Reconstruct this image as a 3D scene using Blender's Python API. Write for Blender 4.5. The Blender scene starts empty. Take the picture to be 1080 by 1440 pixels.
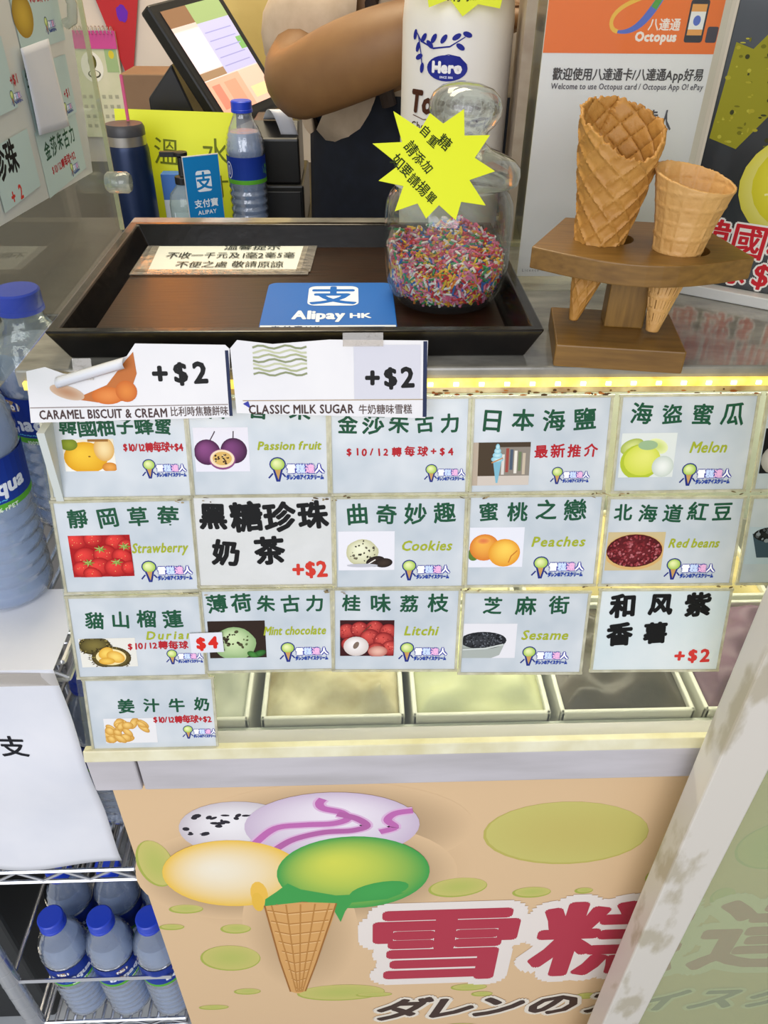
import bpy, bmesh, math, random
from mathutils import Vector, Matrix
random.seed(7)
PI = math.pi
scene = bpy.context.scene
COL = scene.collection

def lin(c):
    return c/12.92 if c <= .04045 else ((c+.055)/1.055)**2.4
def rgb(h):
    if isinstance(h, tuple): return h
    h = h.lstrip('#')
    return tuple(lin(int(h[i:i+2], 16)/255) for i in (0, 2, 4))

# ---------------------------------------------------------------- camera
CAM_P, CAM_Y, CAM_R, FPX = math.radians(36.5), math.radians(2.5), math.radians(.78), 1081.0
fw = Vector((math.sin(CAM_Y)*math.cos(CAM_P), math.cos(CAM_Y)*math.cos(CAM_P), -math.sin(CAM_P)))
r0 = Vector((math.cos(CAM_Y), -math.sin(CAM_Y), 0)); u0 = r0.cross(fw)
rt = math.cos(CAM_R)*r0 + math.sin(CAM_R)*u0; up = rt.cross(fw)
cd = bpy.data.cameras.new('camera'); cam = bpy.data.objects.new('camera', cd); COL.objects.link(cam)
cam.matrix_world = Matrix(((rt.x, up.x, -fw.x, 0), (rt.y, up.y, -fw.y, 0), (rt.z, up.z, -fw.z, 1.5), (0, 0, 0, 1)))
cd.sensor_fit = 'VERTICAL'; cd.sensor_height = 36.0; cd.lens = FPX/1440*36.0
cd.clip_start = .02
scene.camera = cam

# ---------------------------------------------------------------- world, lights, exposure
w = bpy.data.worlds.new('world'); scene.world = w; w.use_nodes = True
w.node_tree.nodes['Background'].inputs[0].default_value = (*rgb('#eceef2'), 1)
w.node_tree.nodes['Background'].inputs[1].default_value = .55
def area(name, loc, target, size, sizey, power, col):
    l = bpy.data.lights.new(name, 'AREA'); l.shape = 'RECTANGLE'; l.size = size; l.size_y = sizey
    l.energy = power; l.color = rgb(col)
    o = bpy.data.objects.new(name, l); COL.objects.link(o); o.location = loc
    o.rotation_euler = (Vector(target)-Vector(loc)).to_track_quat('-Z', 'Y').to_euler()
    return o
area('street_daylight', (-.7, -2.2, 2.2), (0, .5, .8), 3.2, 2.0, 62, '#f3f4fb')
area('ceiling_lamp_front', (-.15, 1.15, 2.62), (0, 1.0, 1.2), 1.3, .3, 14, '#fff0d0')
area('ceiling_lamp_back', (-.2, 1.75, 2.62), (-.1, 1.7, 1.2), 1.3, .3, 9, '#fff0cf')
vs = scene.view_settings
vs.view_transform = 'Standard'; vs.look = 'None'; vs.gamma = 1; vs.exposure = .25
vs.use_curve_mapping = False
scene.cycles.transparent_max_bounces = 24

# ---------------------------------------------------------------- materials
def new_mat(name):
    m = bpy.data.materials.new(name); m.use_nodes = True
    nt = m.node_tree; return m, nt, nt.nodes['Principled BSDF'], nt.nodes['Material Output']
def M(name, c, rough=.5, metal=0, c2=None, scale=20, amt=.5, bump=0, bscale=None, coat=0, stretch=None, spec=None, detail=4, emit=0, sharp=False):
    m, nt, b, out = new_mat(name)
    b.inputs['Base Color'].default_value = (*rgb(c), 1); b.inputs['Roughness'].default_value = rough
    b.inputs['Metallic'].default_value = metal; b.inputs['Coat Weight'].default_value = coat
    b.inputs['Coat Roughness'].default_value = .08
    if spec is not None: b.inputs['Specular IOR Level'].default_value = spec
    if emit:
        b.inputs['Emission Color'].default_value = (*rgb(c), 1); b.inputs['Emission Strength'].default_value = emit
    if c2 or bump:
        tc = nt.nodes.new('ShaderNodeTexCoord'); mp = nt.nodes.new('ShaderNodeMapping')
        nt.links.new(tc.outputs['Object'], mp.inputs[0])
        if stretch: mp.inputs['Scale'].default_value = stretch
    if c2:
        n = nt.nodes.new('ShaderNodeTexNoise'); n.inputs['Scale'].default_value = scale; n.inputs['Detail'].default_value = detail
        nt.links.new(mp.outputs[0], n.inputs['Vector'])
        r = nt.nodes.new('ShaderNodeValToRGB'); d = .03 if sharp else .22
        r.color_ramp.elements[0].position = max(0, amt-d); r.color_ramp.elements[1].position = min(1, amt+d)
        r.color_ramp.elements[0].color = (*rgb(c), 1); r.color_ramp.elements[1].color = (*rgb(c2), 1)
        nt.links.new(n.outputs['Fac'], r.inputs[0]); nt.links.new(r.outputs[0], b.inputs['Base Color'])
        if emit: nt.links.new(r.outputs[0], b.inputs['Emission Color'])
    if bump:
        n2 = nt.nodes.new('ShaderNodeTexNoise'); n2.inputs['Scale'].default_value = bscale or scale; n2.inputs['Detail'].default_value = 5
        nt.links.new(mp.outputs[0], n2.inputs['Vector'])
        bp = nt.nodes.new('ShaderNodeBump'); bp.inputs['Strength'].default_value = bump; bp.inputs['Distance'].default_value = .002
        nt.links.new(n2.outputs['Fac'], bp.inputs['Height']); nt.links.new(bp.outputs[0], b.inputs['Normal'])
    return m
def clear(name, tint='#f2f7f6', haze=.06, hazecol='#e8eeee', gloss=1.0, rough=.03, bump=0, bscale=30, refr=0, ior=1.35, noise=0, nscale=8):
    """thin clear plastic or glass: mostly straight-through, Fresnel gloss, a little haze"""
    m, nt, b, out = new_mat(name); nt.nodes.remove(b)
    N = nt.nodes.new; L = nt.links.new
    t = N('ShaderNodeBsdfTransparent'); t.inputs[0].default_value = (*rgb(tint), 1)
    g = N('ShaderNodeBsdfGlossy'); g.inputs['Roughness'].default_value = rough
    base = t
    if refr:
        rf = N('ShaderNodeBsdfRefraction'); rf.inputs['IOR'].default_value = ior; rf.inputs['Roughness'].default_value = .02
        rf.inputs['Color'].default_value = (*rgb(tint), 1)
        mx = N('ShaderNodeMixShader'); mx.inputs[0].default_value = refr
        L(t.outputs[0], mx.inputs[1]); L(rf.outputs[0], mx.inputs[2]); base = mx
    d = N('ShaderNodeBsdfDiffuse'); d.inputs[0].default_value = (*rgb(hazecol), 1)
    m1 = N('ShaderNodeMixShader'); m1.inputs[0].default_value = haze
    L(base.outputs[0], m1.inputs[1]); L(d.outputs[0], m1.inputs[2])
    if noise or bump:
        tc = N('ShaderNodeTexCoord'); n = N('ShaderNodeTexNoise'); n.inputs['Scale'].default_value = bscale if bump else nscale
        n.inputs['Detail'].default_value = 4; L(tc.outputs['Object'], n.inputs['Vector'])
    if noise:
        mr = N('ShaderNodeMapRange'); mr.inputs['From Min'].default_value = .4; mr.inputs['From Max'].default_value = .7
        mr.inputs['To Min'].default_value = haze; mr.inputs['To Max'].default_value = noise
        L(n.outputs['Fac'], mr.inputs['Value']); L(mr.outputs[0], m1.inputs[0])
    fr = N('ShaderNodeLayerWeight'); fr.inputs['Blend'].default_value = .5
    pw = N('ShaderNodeMath'); pw.operation = 'POWER'; pw.inputs[1].default_value = 4.0; L(fr.outputs['Facing'], pw.inputs[0])
    mu = N('ShaderNodeMath'); mu.operation = 'MULTIPLY_ADD'; mu.inputs[1].default_value = .75*gloss; mu.inputs[2].default_value = .04*gloss; mu.use_clamp = True
    L(pw.outputs[0], mu.inputs[0])
    if bump:
        bp = N('ShaderNodeBump'); bp.inputs['Strength'].default_value = bump; bp.inputs['Distance'].default_value = .003
        L(n.outputs['Fac'], bp.inputs['Height']); L(bp.outputs[0], g.inputs['Normal']); L(bp.outputs[0], fr.inputs['Normal'])
    m2 = N('ShaderNodeMixShader'); L(mu.outputs[0], m2.inputs[0]); L(m1.outputs[0], m2.inputs[1]); L(g.outputs[0], m2.inputs[2])
    L(m2.outputs[0], out.inputs[0])
    return m
def print_mat(name, rough=.45, coat=0, emit=0):
    m, nt, b, out = new_mat(name)
    a = nt.nodes.new('ShaderNodeVertexColor'); a.layer_name = 'Col'
    nt.links.new(a.outputs['Color'], b.inputs['Base Color']); b.inputs['Roughness'].default_value = rough
    b.inputs['Coat Weight'].default_value = coat; b.inputs['Specular IOR Level'].default_value = .15
    if emit:
        nt.links.new(a.outputs['Color'], b.inputs['Emission Color']); b.inputs['Emission Strength'].default_value = emit
    return m
PRINT = print_mat('ink', .5); SCREEN = print_mat('lit_screen', .3, 0, .25)

# ---------------------------------------------------------------- object helpers
def tag(o, label=None, cat=None, group=None, kind=None):
    if label: o['label'] = label
    if cat: o['category'] = cat
    if group: o['group'] = group
    if kind: o['kind'] = kind
    return o
def empty(name, loc=(0, 0, 0), rz=0, label=None, cat=None, group=None):
    o = bpy.data.objects.new(name, None); COL.objects.link(o); o.location = loc; o.rotation_euler = (0, 0, rz)
    o.empty_display_size = .02
    return tag(o, label, cat, group)
class MB:
    def __init__(s): s.bm = bmesh.new()
    def box(s, c, d, rot=None):
        r = bmesh.ops.create_cube(s.bm, size=1.0); mt = Matrix.Translation(c)
        if rot: mt = mt @ rot
        mt = mt @ Matrix.Diagonal((*d, 1)); bmesh.ops.transform(s.bm, matrix=mt, verts=r['verts']); return s
    def lathe(s, prof, segs=32, c=(0, 0, 0), capb=True, capt=True):
        rings = []
        for r, z in prof:
            rings.append([s.bm.verts.new((c[0]+r*math.cos(2*PI*i/segs), c[1]+r*math.sin(2*PI*i/segs), c[2]+z)) for i in range(segs)])
        for a, b in zip(rings, rings[1:]):
            for i in range(segs): s.bm.faces.new((a[i], a[(i+1) % segs], b[(i+1) % segs], b[i]))
        if capb: s.bm.faces.new(rings[0][::-1])
        if capt: s.bm.faces.new(rings[-1])
        return s
    def tube(s, pts, r, segs=8):
        pts = [Vector(p) for p in pts]; rings = []; n = None
        for i, p in enumerate(pts):
            t = (pts[min(i+1, len(pts)-1)]-pts[max(i-1, 0)]).normalized()
            if n is None: n = t.orthogonal().normalized()
            n = (n - t*n.dot(t)).normalized(); b = t.cross(n)
            rr = r[i] if isinstance(r, (list, tuple)) else r
            rings.append([s.bm.verts.new(p+rr*(n*math.cos(2*PI*k/segs)+b*math.sin(2*PI*k/segs))) for k in range(segs)])
        for a, b in zip(rings, rings[1:]):
            for i in range(segs): s.bm.faces.new((a[i], a[(i+1) % segs], b[(i+1) % segs], b[i]))
        s.bm.faces.new(rings[0][::-1]); s.bm.faces.new(rings[-1]); return s
    def prism(s, pts, z0, z1, mt=None):
        a = [s.bm.verts.new((x, y, z0)) for x, y in pts]; b = [s.bm.verts.new((x, y, z1)) for x, y in pts]; n = len(pts)
        s.bm.faces.new(a[::-1]); s.bm.faces.new(b)
        for i in range(n): s.bm.faces.new((a[i], a[(i+1) % n], b[(i+1) % n], b[i]))
        if mt: bmesh.ops.transform(s.bm, matrix=mt, verts=a+b)
        return s
    def grid(s, fn, nu, nv, closed=False):
        V = [[s.bm.verts.new(fn(i/(nu if closed else nu-1), j/(nv-1))) for i in range(nu)] for j in range(nv)]
        for j in range(nv-1):
            for i in range(nu if closed else nu-1):
                s.bm.faces.new((V[j][i], V[j][(i+1) % nu], V[j+1][(i+1) % nu], V[j+1][i]))
        return s
    def build(s, name, mat, parent=None, smooth=False, bevel=0, solid=0, mtx=None, sub=0):
        bmesh.ops.recalc_face_normals(s.bm, faces=s.bm.faces)
        me = bpy.data.meshes.new(name); s.bm.to_mesh(me); s.bm.free(); me.materials.append(mat)
        if smooth:
            for p in me.polygons: p.use_smooth = True
            me.set_sharp_from_angle(angle=math.radians(40))
        o = bpy.data.objects.new(name, me); COL.objects.link(o)
        if parent: o.parent = parent
        if mtx: o.matrix_local = mtx
        if solid:
            k = o.modifiers.new('s', 'SOLIDIFY'); k.thickness = solid; k.offset = 0
        if bevel:
            k = o.modifiers.new('b', 'BEVEL'); k.width = bevel; k.segments = 2; k.limit_method = 'ANGLE'
        if sub:
            k = o.modifiers.new('u', 'SUBSURF'); k.levels = sub; k.render_levels = sub
        return o
def copy_tree(o, parent=None):
    c = o.copy(); COL.objects.link(c)
    if parent: c.parent = parent; c.matrix_parent_inverse = o.matrix_parent_inverse
    for ch in list(o.children): copy_tree(ch, c)
    return c
def frame(o, ex, ey):
    ex = Vector(ex).normalized(); ey = Vector(ey).normalized(); n = ex.cross(ey); ey = n.cross(ex)
    return Matrix(((ex.x, ey.x, n.x, o[0]), (ex.y, ey.y, n.y, o[1]), (ex.z, ey.z, n.z, o[2]), (0, 0, 0, 1)))

# ---------------------------------------------------------------- printed artwork and writing
_gl = {}
def glyph(ch):
    if ch not in _gl:
        cu = bpy.data.curves.new('t', 'FONT'); cu.body = ch; cu.size = 1; cu.resolution_u = 2
        ob = bpy.data.objects.new('t', cu); me = bpy.data.meshes.new_from_object(ob)
        vs_ = [(v.co.x, v.co.y) for v in me.vertices]; fs = [tuple(p.vertices) for p in me.polygons]
        bpy.data.objects.remove(ob); bpy.data.curves.remove(cu); bpy.data.meshes.remove(me)
        x0 = min((v[0] for v in vs_), default=0); x1 = max((v[0] for v in vs_), default=.3)
        adv = 1.0 if ord(ch) > 0x2e80 else (.28 if ch == ' ' else x1+.07)
        _gl[ch] = (vs_, fs, adv, x0, x1)
    return _gl[ch]
def mixc(a, b, t): return tuple(x*(1-t)+y*t for x, y in zip(a, b))
def smooth_path(P, n=6):
    out = []
    for i in range(len(P)-1):
        p0, p1, p2, p3 = P[max(i-1, 0)], P[i], P[i+1], P[min(i+2, len(P)-1)]
        for k in range(n):
            t = k/n
            out.append(tuple(.5*((2*p1[j])+(-p0[j]+p2[j])*t+(2*p0[j]-5*p1[j]+4*p2[j]-p3[j])*t*t+(-p0[j]+3*p1[j]-3*p2[j]+p3[j])*t**3) for j in range(2)))
    return out+[P[-1]]
class Pr:
    """flat printed colour areas in a local frame (millimetres), each layer a hair above the one below"""
    DZ = .000006
    def __init__(s, clip=None): s.v = []; s.f = []; s.c = []; s.z = 0; s.clip = clip
    def _add(s, pts, faces, cols, dz=0):
        b = len(s.v); z = s.z*s.DZ+dz
        for (x, y) in pts:
            if s.clip: x = min(max(x, s.clip[0]), s.clip[2]); y = min(max(y, s.clip[1]), s.clip[3])
            s.v.append((x/1000, y/1000, z))
        s.c += cols; s.f += [tuple(b+i for i in f) for f in faces]
    def poly(s, pts, col):
        s.z += 1; s._add(pts, [tuple(range(len(pts)))], [rgb(col)]*len(pts)); return s
    def rect(s, x0, y0, x1, y1, col): return s.poly([(x0, y0), (x1, y0), (x1, y1), (x0, y1)], col)
    def grad(s, x0, y0, x1, y1, cb, ct):
        s.z += 1; s._add([(x0, y0), (x1, y0), (x1, y1), (x0, y1)], [(0, 1, 2, 3)], [rgb(cb)]*2+[rgb(ct)]*2); return s
    def ell(s, cx, cy, rx, ry, col, edge=None, rot=0, hx=0, hy=0, seg=24, a0=0, a1=2*PI, wob=0):
        s.z += 1; c0 = rgb(col); c1 = rgb(edge) if edge else c0; pts = []; cols = []; fs = []; R = 4 if edge else 1
        cr, sr = math.cos(rot), math.sin(rot)
        pts.append((cx+hx*rx, cy+hy*ry)); cols.append(c0)
        for k in range(1, R+1):
            t = k/R
            for i in range(seg):
                a = a0+(a1-a0)*i/seg; q = 1+wob*math.sin(5*a+1)+wob*.7*math.sin(8*a)
                ex, ey = rx*math.cos(a)*q, ry*math.sin(a)*q
                x = ex*t+hx*rx*(1-t); y = ey*t+hy*ry*(1-t)
                pts.append((cx+x*cr-y*sr, cy+x*sr+y*cr)); cols.append(mixc(c0, c1, t**1.6))
        for i in range(seg):
            fs.append((0, 1+i, 1+(i+1) % seg))
            for k in range(R-1):
                a = 1+k*seg; b = a+seg; fs.append((a+i, b+i, b+(i+1) % seg, a+(i+1) % seg))
        s._add(pts, fs, cols); return s
    def line(s, pts, wd, col, round_=True):
        s.z += 1; c = rgb(col); P = []; fs = []; cs = []
        for i, (x, y) in enumerate(pts):
            x0, y0 = pts[max(i-1, 0)]; x1, y1 = pts[min(i+1, len(pts)-1)]; L = math.hypot(x1-x0, y1-y0) or 1
            ww = wd[i] if isinstance(wd, (list, tuple)) else wd
            nx, ny = -(y1-y0)/L*ww/2, (x1-x0)/L*ww/2; P += [(x+nx, y+ny), (x-nx, y-ny)]; cs += [c, c]
        for i in range(len(pts)-1): fs.append((2*i, 2*i+1, 2*i+3, 2*i+2))
        s._add(P, fs, cs); return s
    def text(s, t, x, y, h, col, anchor='l', wide=None, bold=0, shear=0, rot=0, jit=0, sx=1, dx=0, n=8, seed=0, grad=None):
        rnd = random.Random(seed+len(t)*7+ord(t[0])); s.z += 1; c = rgb(col)
        adv = [glyph(ch)[2]*h*sx for ch in t]; tot = sum(adv)+dx*(len(t)-1)
        ex = 0
        if wide and len(t) > 1:
            ex = (wide-tot)/(len(t)-1)
            if ex < 0: sx *= wide/tot; adv = [a*wide/tot for a in adv]; ex = 0
            tot = wide
        else: ex = dx
        ox = 0 if anchor == 'l' else (-tot/2 if anchor == 'c' else -tot)
        cr, sr = math.cos(rot), math.sin(rot)
        offs = [(0, 0)]+[(bold*math.cos(2*PI*k/n), bold*math.sin(2*PI*k/n)) for k in range(n)] if bold else [(0, 0)]
        for i, (ch, a) in enumerate(zip(t, adv)):
            vs_, fs, _, x0, x1 = glyph(ch)
            if fs:
                jr = rnd.uniform(-jit, jit)*.13; js = 1+rnd.uniform(-jit, jit)*.12; jy = rnd.uniform(-jit, jit)*.06*h
                cj, sj = math.cos(jr), math.sin(jr); gx = (x0+x1)/2
                for kb, (bx, by) in enumerate(offs):
                    pts = []
                    for (px, py) in vs_:
                        qx = (px-gx)*h*sx*js; qy = (py-.36)*h*js
                        qx, qy = qx*cj-qy*sj, qx*sj+qy*cj
                        qx += shear*qy; X = ox+qx+gx*h*sx+bx; Y = qy+jy+by
                        pts.append((x+X*cr-Y*sr, y+X*sr+Y*cr))
                    s._add(pts, fs, [c]*len(pts), (len(offs)-kb)*1.5e-6)
            ox += a+ex
        s.z += 1+int(len(offs)*1.5e-6/s.DZ)
        return s
    def build(s, name, parent=None, mtx=None, lift=.0004, mat=None, fn=None, label=None):
        me = bpy.data.meshes.new(name)
        V = [(x, y, z+lift) for x, y, z in s.v]
        if fn: V = [fn(*p) for p in V]
        me.from_pydata(V, [], s.f); a = me.color_attributes.new('Col', 'FLOAT_COLOR', 'POINT')
        a.data.foreach_set('color', [q for c in s.c for q in (*c, 1.0)]); me.materials.append(mat or PRINT)
        o = bpy.data.objects.new(name, me); COL.objects.link(o)
        if parent: o.parent = parent
        if mtx: o.matrix_local = mtx
        if label: o['label'] = label
        return o

# ---------------------------------------------------------------- material set
m_white = M('white_laminate', '#d6d2cf', .4, c2='#c7c3c1', scale=9)
m_metal = M('painted_metal_trim', '#c4bfc2', .33, 0, c2='#a9a4a4', scale=14, amt=.62, stretch=(.5, 3, 3))
m_trim = M('cream_trim', '#e8e4c8', .4, c2='#d0c79c', scale=30)
m_banner = M('banner_film', '#debd93', .5, c2='#ddbc92', scale=3.2, detail=2, spec=.15)
m_glass = clear('freezer_glass', '#f9fbf8', .03, '#dfe6d8', .55, .02)
m_acry = clear('clear_acrylic', '#f0f4f0', .035, '#dfe5e0', .5, .03)
m_edge = clear('acrylic_edge', '#dcd9b8', .55, '#e6e0b4', .8, .1)
m_rim = clear('sleeve_plastic', '#e9e6d2', .42, '#d9d5bd', .9, .12, noise=.8, nscale=60)
m_tape = clear('clear_tape', '#eeeae4', .22, '#e0dcd6', 1.2, .12, bump=.5, bscale=120)
m_slab = M('counter_acrylic', '#9d9a90', .12, c2='#6f6d66', scale=22, amt=.52, coat=.6, bump=.12, bscale=60, stretch=(1, 2.5, 1))  # mottled greys paint reflections into the colour of the clear slab
m_card = M('card_paper', '#bcc5cb', .28, c2='#d6dadc', scale=26, amt=.56, coat=.35, detail=2)
m_paper = M('white_paper', '#e2e2e6', .6, c2='#d6d8df', scale=12, bump=.15, bscale=20)
m_paperglossy = M('glossy_paper', '#dfdcda', .3, coat=.3, c2='#d2d0d2', scale=12)
m_black = M('black_plastic', '#131313', .35)
m_lacq = M('black_lacquer', '#0b0a0a', .2, c2='#15100d', scale=30, coat=.1, spec=.4, bump=.25, bscale=45)
m_lacqf = M('dark_wood_grain', '#170d07', .3, c2='#311b0d', scale=22, stretch=(1.2, 16, 4), spec=.35, bump=.1, bscale=30)
m_wood = M('oiled_wood', '#846029', .42, c2='#69491b', scale=18, stretch=(1.5, 14, 14), detail=6)
m_woodd = M('oiled_wood_grain_end', '#8a672d', .45, c2='#6c4e20', scale=20, stretch=(14, 14, 1.5), detail=6)
m_post = M('chipped_white_paint', '#d3ccc0', .4, c2='#b5ab95', scale=7, amt=.575, sharp=True, stretch=(3, 3, 1.1), detail=8)
m_chrome = M('chromed_wire', '#d5d6da', .2, .9)
m_bluecap = M('blue_cap_plastic', '#1a3fc4', .35)
m_pet = clear('clear_bottle_plastic', '#eef4fb', .13, '#dfe8f6', 3.2, .07, bump=.5, bscale=70)
m_petw = clear('bottled_water', '#e4eefa', .40, '#bfd2f2', 2.2, .05, refr=.3, ior=1.2, bump=.6, bscale=45)
m_ice_y = M('pale_green_ice_cream', '#d9dcae', .55, c2='#c5c898', scale=18, bump=.8, bscale=26)
m_navy = M('navy_cloth', '#10141f', .85, c2='#171d2c', scale=60)

# ---------------------------------------------------------------- the setting
def struct(name, mb, mat, **k):
    o = mb.build(name, mat, **k); o['kind'] = 'structure'; return o
m_floor = M('floor_tile', '#bfc3c6', .35, c2='#a7acb0', scale=6)
m_wall = M('pale_wall_paint', '#ded6cc', .6, c2='#cfc3b4', scale=2.5)
m_wally = M('yellow_wall_panel_paint', '#cdb66a', .5, c2='#b59b50', scale=9)
m_walll = M('grey_green_wall_paint', '#d9dbd2', .6, c2='#c6c9c0', scale=3, stretch=(1, 3, .6))
struct('floor', MB().box((0, .0, -.02), (5, 7, .04)), m_floor)
struct('floor_raised', MB().box((.2, 1.5, .06), (1.7, 1.0, .12)), m_floor)
struct('wall_back', MB().box((0, 2.05, 1.35), (4, .1, 2.8)), m_wall)
struct('wall_left', MB().box((-1.35, 1.35, 1.35), (.1, 1.4, 2.8)), m_walll)
struct('ceiling', MB().box((0, 1.2, 2.75), (4, 1.8, .06)), M('ceiling_paint', '#d8d5cc', .7))
struct('trim_1', MB().box((-.13, 1.99, 1.5), (.30, .02, .62)), m_wally, bevel=.003)

# ---------------------------------------------------------------- the display freezer
SL = math.radians(17); GS, GC = math.sin(SL), math.cos(SL)
G0 = Vector((0, .441, .90)); GX = Vector((1, 0, 0)); GY = Vector((0, GS, GC)); GN = Vector((0, -GC, GS))
def gmat(u, v, rot=0, off=0):
    """a frame lying on the sloped glass; u, v in millimetres"""
    o = G0+GX*(u/1000)+GY*(v/1000)+GN*off
    return frame(o, GX*math.cos(rot)+GY*math.sin(rot), GY*math.cos(rot)-GX*math.sin(rot))
XL, XR = -.25, .78; XM, XW = (XL+XR)/2, XR-XL
fz = empty('ice_cream_freezer', (XM, .7, 0), 0, 'white ice cream display freezer with sloped glass covered in flavour cards', 'freezer')
def fp(name, mb, mat, **k):
    k.setdefault('mtx', Matrix.Translation((-XM, -.7, 0))); return mb.build(name, mat, fz, **k)
fp('cabinet', MB().box((XM, .475, .43), (XW-.012, .03, .80)).box((XL+.016, .68, .43), (.02, .42, .80)).box((XR-.016, .68, .43), (.02, .42, .80)).box((XM, .885, .43), (XW-.012, .02, .80)).box((XM, .68, .05), (XW-.03, .4, .04)), m_white)
pan = fp('front_panel', MB().box((XM, .4575, .432), (XW-.012, .005, .80)), m_banner)
fp('ledge', MB().box((XL+.022, .452, .8755), (.044, .032, .046)).box((XL+.0455+(XW-.046)/2, .452, .8755), (XW-.047, .032, .046)), m_metal, bevel=.002)
fp('glass_front', MB().box((XM, 0, .17), (XW, .004, .352), None), m_glass,
   mtx=Matrix.Translation((-XM, -.7, 0)) @ Matrix.Translation((0, .4445, .8935)) @ Matrix.Rotation(-SL, 4, 'X'))
fp('glass_base_trim', MB().box((XM, -.003, .005), (XW, .009, .012)), m_trim, bevel=.001,
   mtx=Matrix.Translation((-XM, -.7, 0)) @ Matrix.Translation((0, .4415, .8985)) @ Matrix.Rotation(-SL, 4, 'X'))
fp('glass_top_trim', MB().box((XM, -.002, .3395), (XW, .006, .012)), M('rust_stained_clear_strip', '#d8cc92', .3, c2='#8a5a20', scale=45, amt=.56, coat=.5, stretch=(1, 1, 1)), bevel=.001,
   mtx=Matrix.Translation((-XM, -.7, 0)) @ Matrix.Translation((0, .4405, .8985)) @ Matrix.Rotation(-SL, 4, 'X'))
fp('countertop', MB().box((XM, .735, 1.2325), (XW+.012, .40, .015)), m_slab, bevel=.002)
fp('inner_liner', MB().box((XM, .87, 1.03), (XW-.03, .01, .38)).box((XL+.012, .69, 1.02), (.006, .36, .36)).box((XR-.012, .69, 1.02), (.006, .36, .36)).box((XM, .485, .852), (XW-.03, .03, .016)), M('grey_inner_liner', '#c9cec8', .35))
led = fp('led_strip', MB().box((XM, .5325, 1.2285), (XW, .004, .006)), M('led_strip_cover', '#ffe572', .3, c2='#c99f38', scale=70, amt=.55, emit=1.1))
dots = MB()
for i in range(52): dots.box((XL+.012+i*.0197, .5302, 1.2285), (.004, .002, .003))
dots.build('led_diode', M('led_diode_light', '#fff0a0', .3, emit=4), led)

lamp = fp('interior_fill_tube', MB().box((XM, .83, 1.212), (XW-.06, .03, .016)), M('fill_tube_glow', '#fff6d8', .4, emit=3))  # unseen glowing tube added to brighten the freezer interior
area('freezer_fill_light', (XM, .80, 1.20), (XM, .60, .86), XW-.1, .03, 2.6, '#fff6dc')  # added fill light that goes with the unseen tube

# front artwork (plain scoops on a plain cone, green drops, the shop's name)
pa = Pr()
def spot(x0, x1, y0, y1, rot=0, a='#b9bd63', b='#a9b04f'):
    pa.ell((x0+x1)/2, (y0+y1)/2, (x1-x0)/2, (y1-y0)/2, b, rot=rot, seg=28)
    pa.ell((x0+x1)/2+1, (y0+y1)/2+1.5, (x1-x0)/2-2, (y1-y0)/2-1.8, a, '#c9c06e', rot=rot, seg=28)
pa.ell(-60, 660, 190, 150, '#c4a27a', '#debd93', seg=48)
pa.ell(-30, 745, 150, 86, '#8f765a', '#debd93', seg=40); pa.ell(-143, 655, 108, 96, '#8f765a', '#debd93', seg=40); pa.ell(-9, 648, 118, 104, '#8f765a', '#debd93', seg=40); pa.ell(-75, 520, 70, 170, '#b89a75', '#debd93', seg=40)
spot(131, 314, 664, 786, -.12, '#c6b868', '#bcb25c')
for q in ((77, 146, 597, 640, .15), (177, 223, 590, 615), (251, 273, 596, 610), (-226, -186, 577, 598), (-172, -135, 524, 548), (-206, -130, 424, 494),
          (-90, 30, 322, 372), (-174, -138, 351, 370), (-227, -186, 306, 322), (-244, -214, 538, 553), (-245, -205, 640, 735), (-10, 40, 330, 345), (120, 170, 340, 362),
          (330, 400, 600, 660), (420, 520, 640, 740), (420, 450, 560, 600), (150, 180, 320, 336), (560, 700, 420, 520), (640, 720, 620, 680), (300, 330, 300, 320), (-110, -70, 200, 230), (100, 180, 180, 230)):
    spot(*q)
pa.ell(-128, 752, 62, 50, '#f0ecec', '#c9bfc4', hx=-.2, hy=.3, seg=32)
rr = random.Random(3)
for i in range(30):
    a = rr.uniform(.3, PI+.3); q = rr.uniform(.35, .92)
    pa.ell(-128+60*q*math.cos(a), 752+46*q*math.sin(a), rr.uniform(1.5, 6), rr.uniform(1.2, 3.5), '#2c2830', rot=rr.uniform(-.5, .9), seg=9)
pa.ell(-30, 752, 92, 62, '#efe6ec', '#cbb8cc', hx=.1, hy=.45, seg=40)
pa.line(smooth_path([(-113, 725), (-90, 752), (-60, 757), (-30, 758), (-14, 766), (-20, 778), (-38, 786), (-42, 795), (-38, 803)]), 14, '#dcb4d4')
pa.line(smooth_path([(-92, 712), (-72, 730), (-40, 742), (-10, 744), (6, 752), (-4, 766), (-24, 776)]), 14, '#dcb4d4')
pa.line(smooth_path([(20, 740), (36, 748), (28, 762), (36, 774), (54, 778)]), 14, '#dcb4d4')
pa.line(smooth_path([(-113, 725), (-90, 752), (-60, 757), (-30, 758), (-14, 766), (-20, 778), (-38, 786), (-42, 795), (-38, 803)]), 9.0, '#c06cae')
pa.line(smooth_path([(-92, 712), (-72, 730), (-40, 742), (-10, 744), (6, 752), (-4, 766), (-24, 776)]), 9.0, '#b565a2')
pa.line(smooth_path([(20, 740), (36, 748), (28, 762), (36, 774), (54, 778)]), 9.0, '#c06cae')
pa.ell(-143, 662, 78, 70, '#f3e9d2', '#eec24c', hx=-.25, hy=.2, seg=40)
pa.ell(-118, 618, 10, 28, '#efbf4e', seg=14); pa.ell(-121, 600, 7, 22, '#eabb46', seg=14)
pa.ell(-9, 656, 86, 77, '#d6d956', '#3f9f4c', hx=-.25, hy=.35, seg=44)
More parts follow.
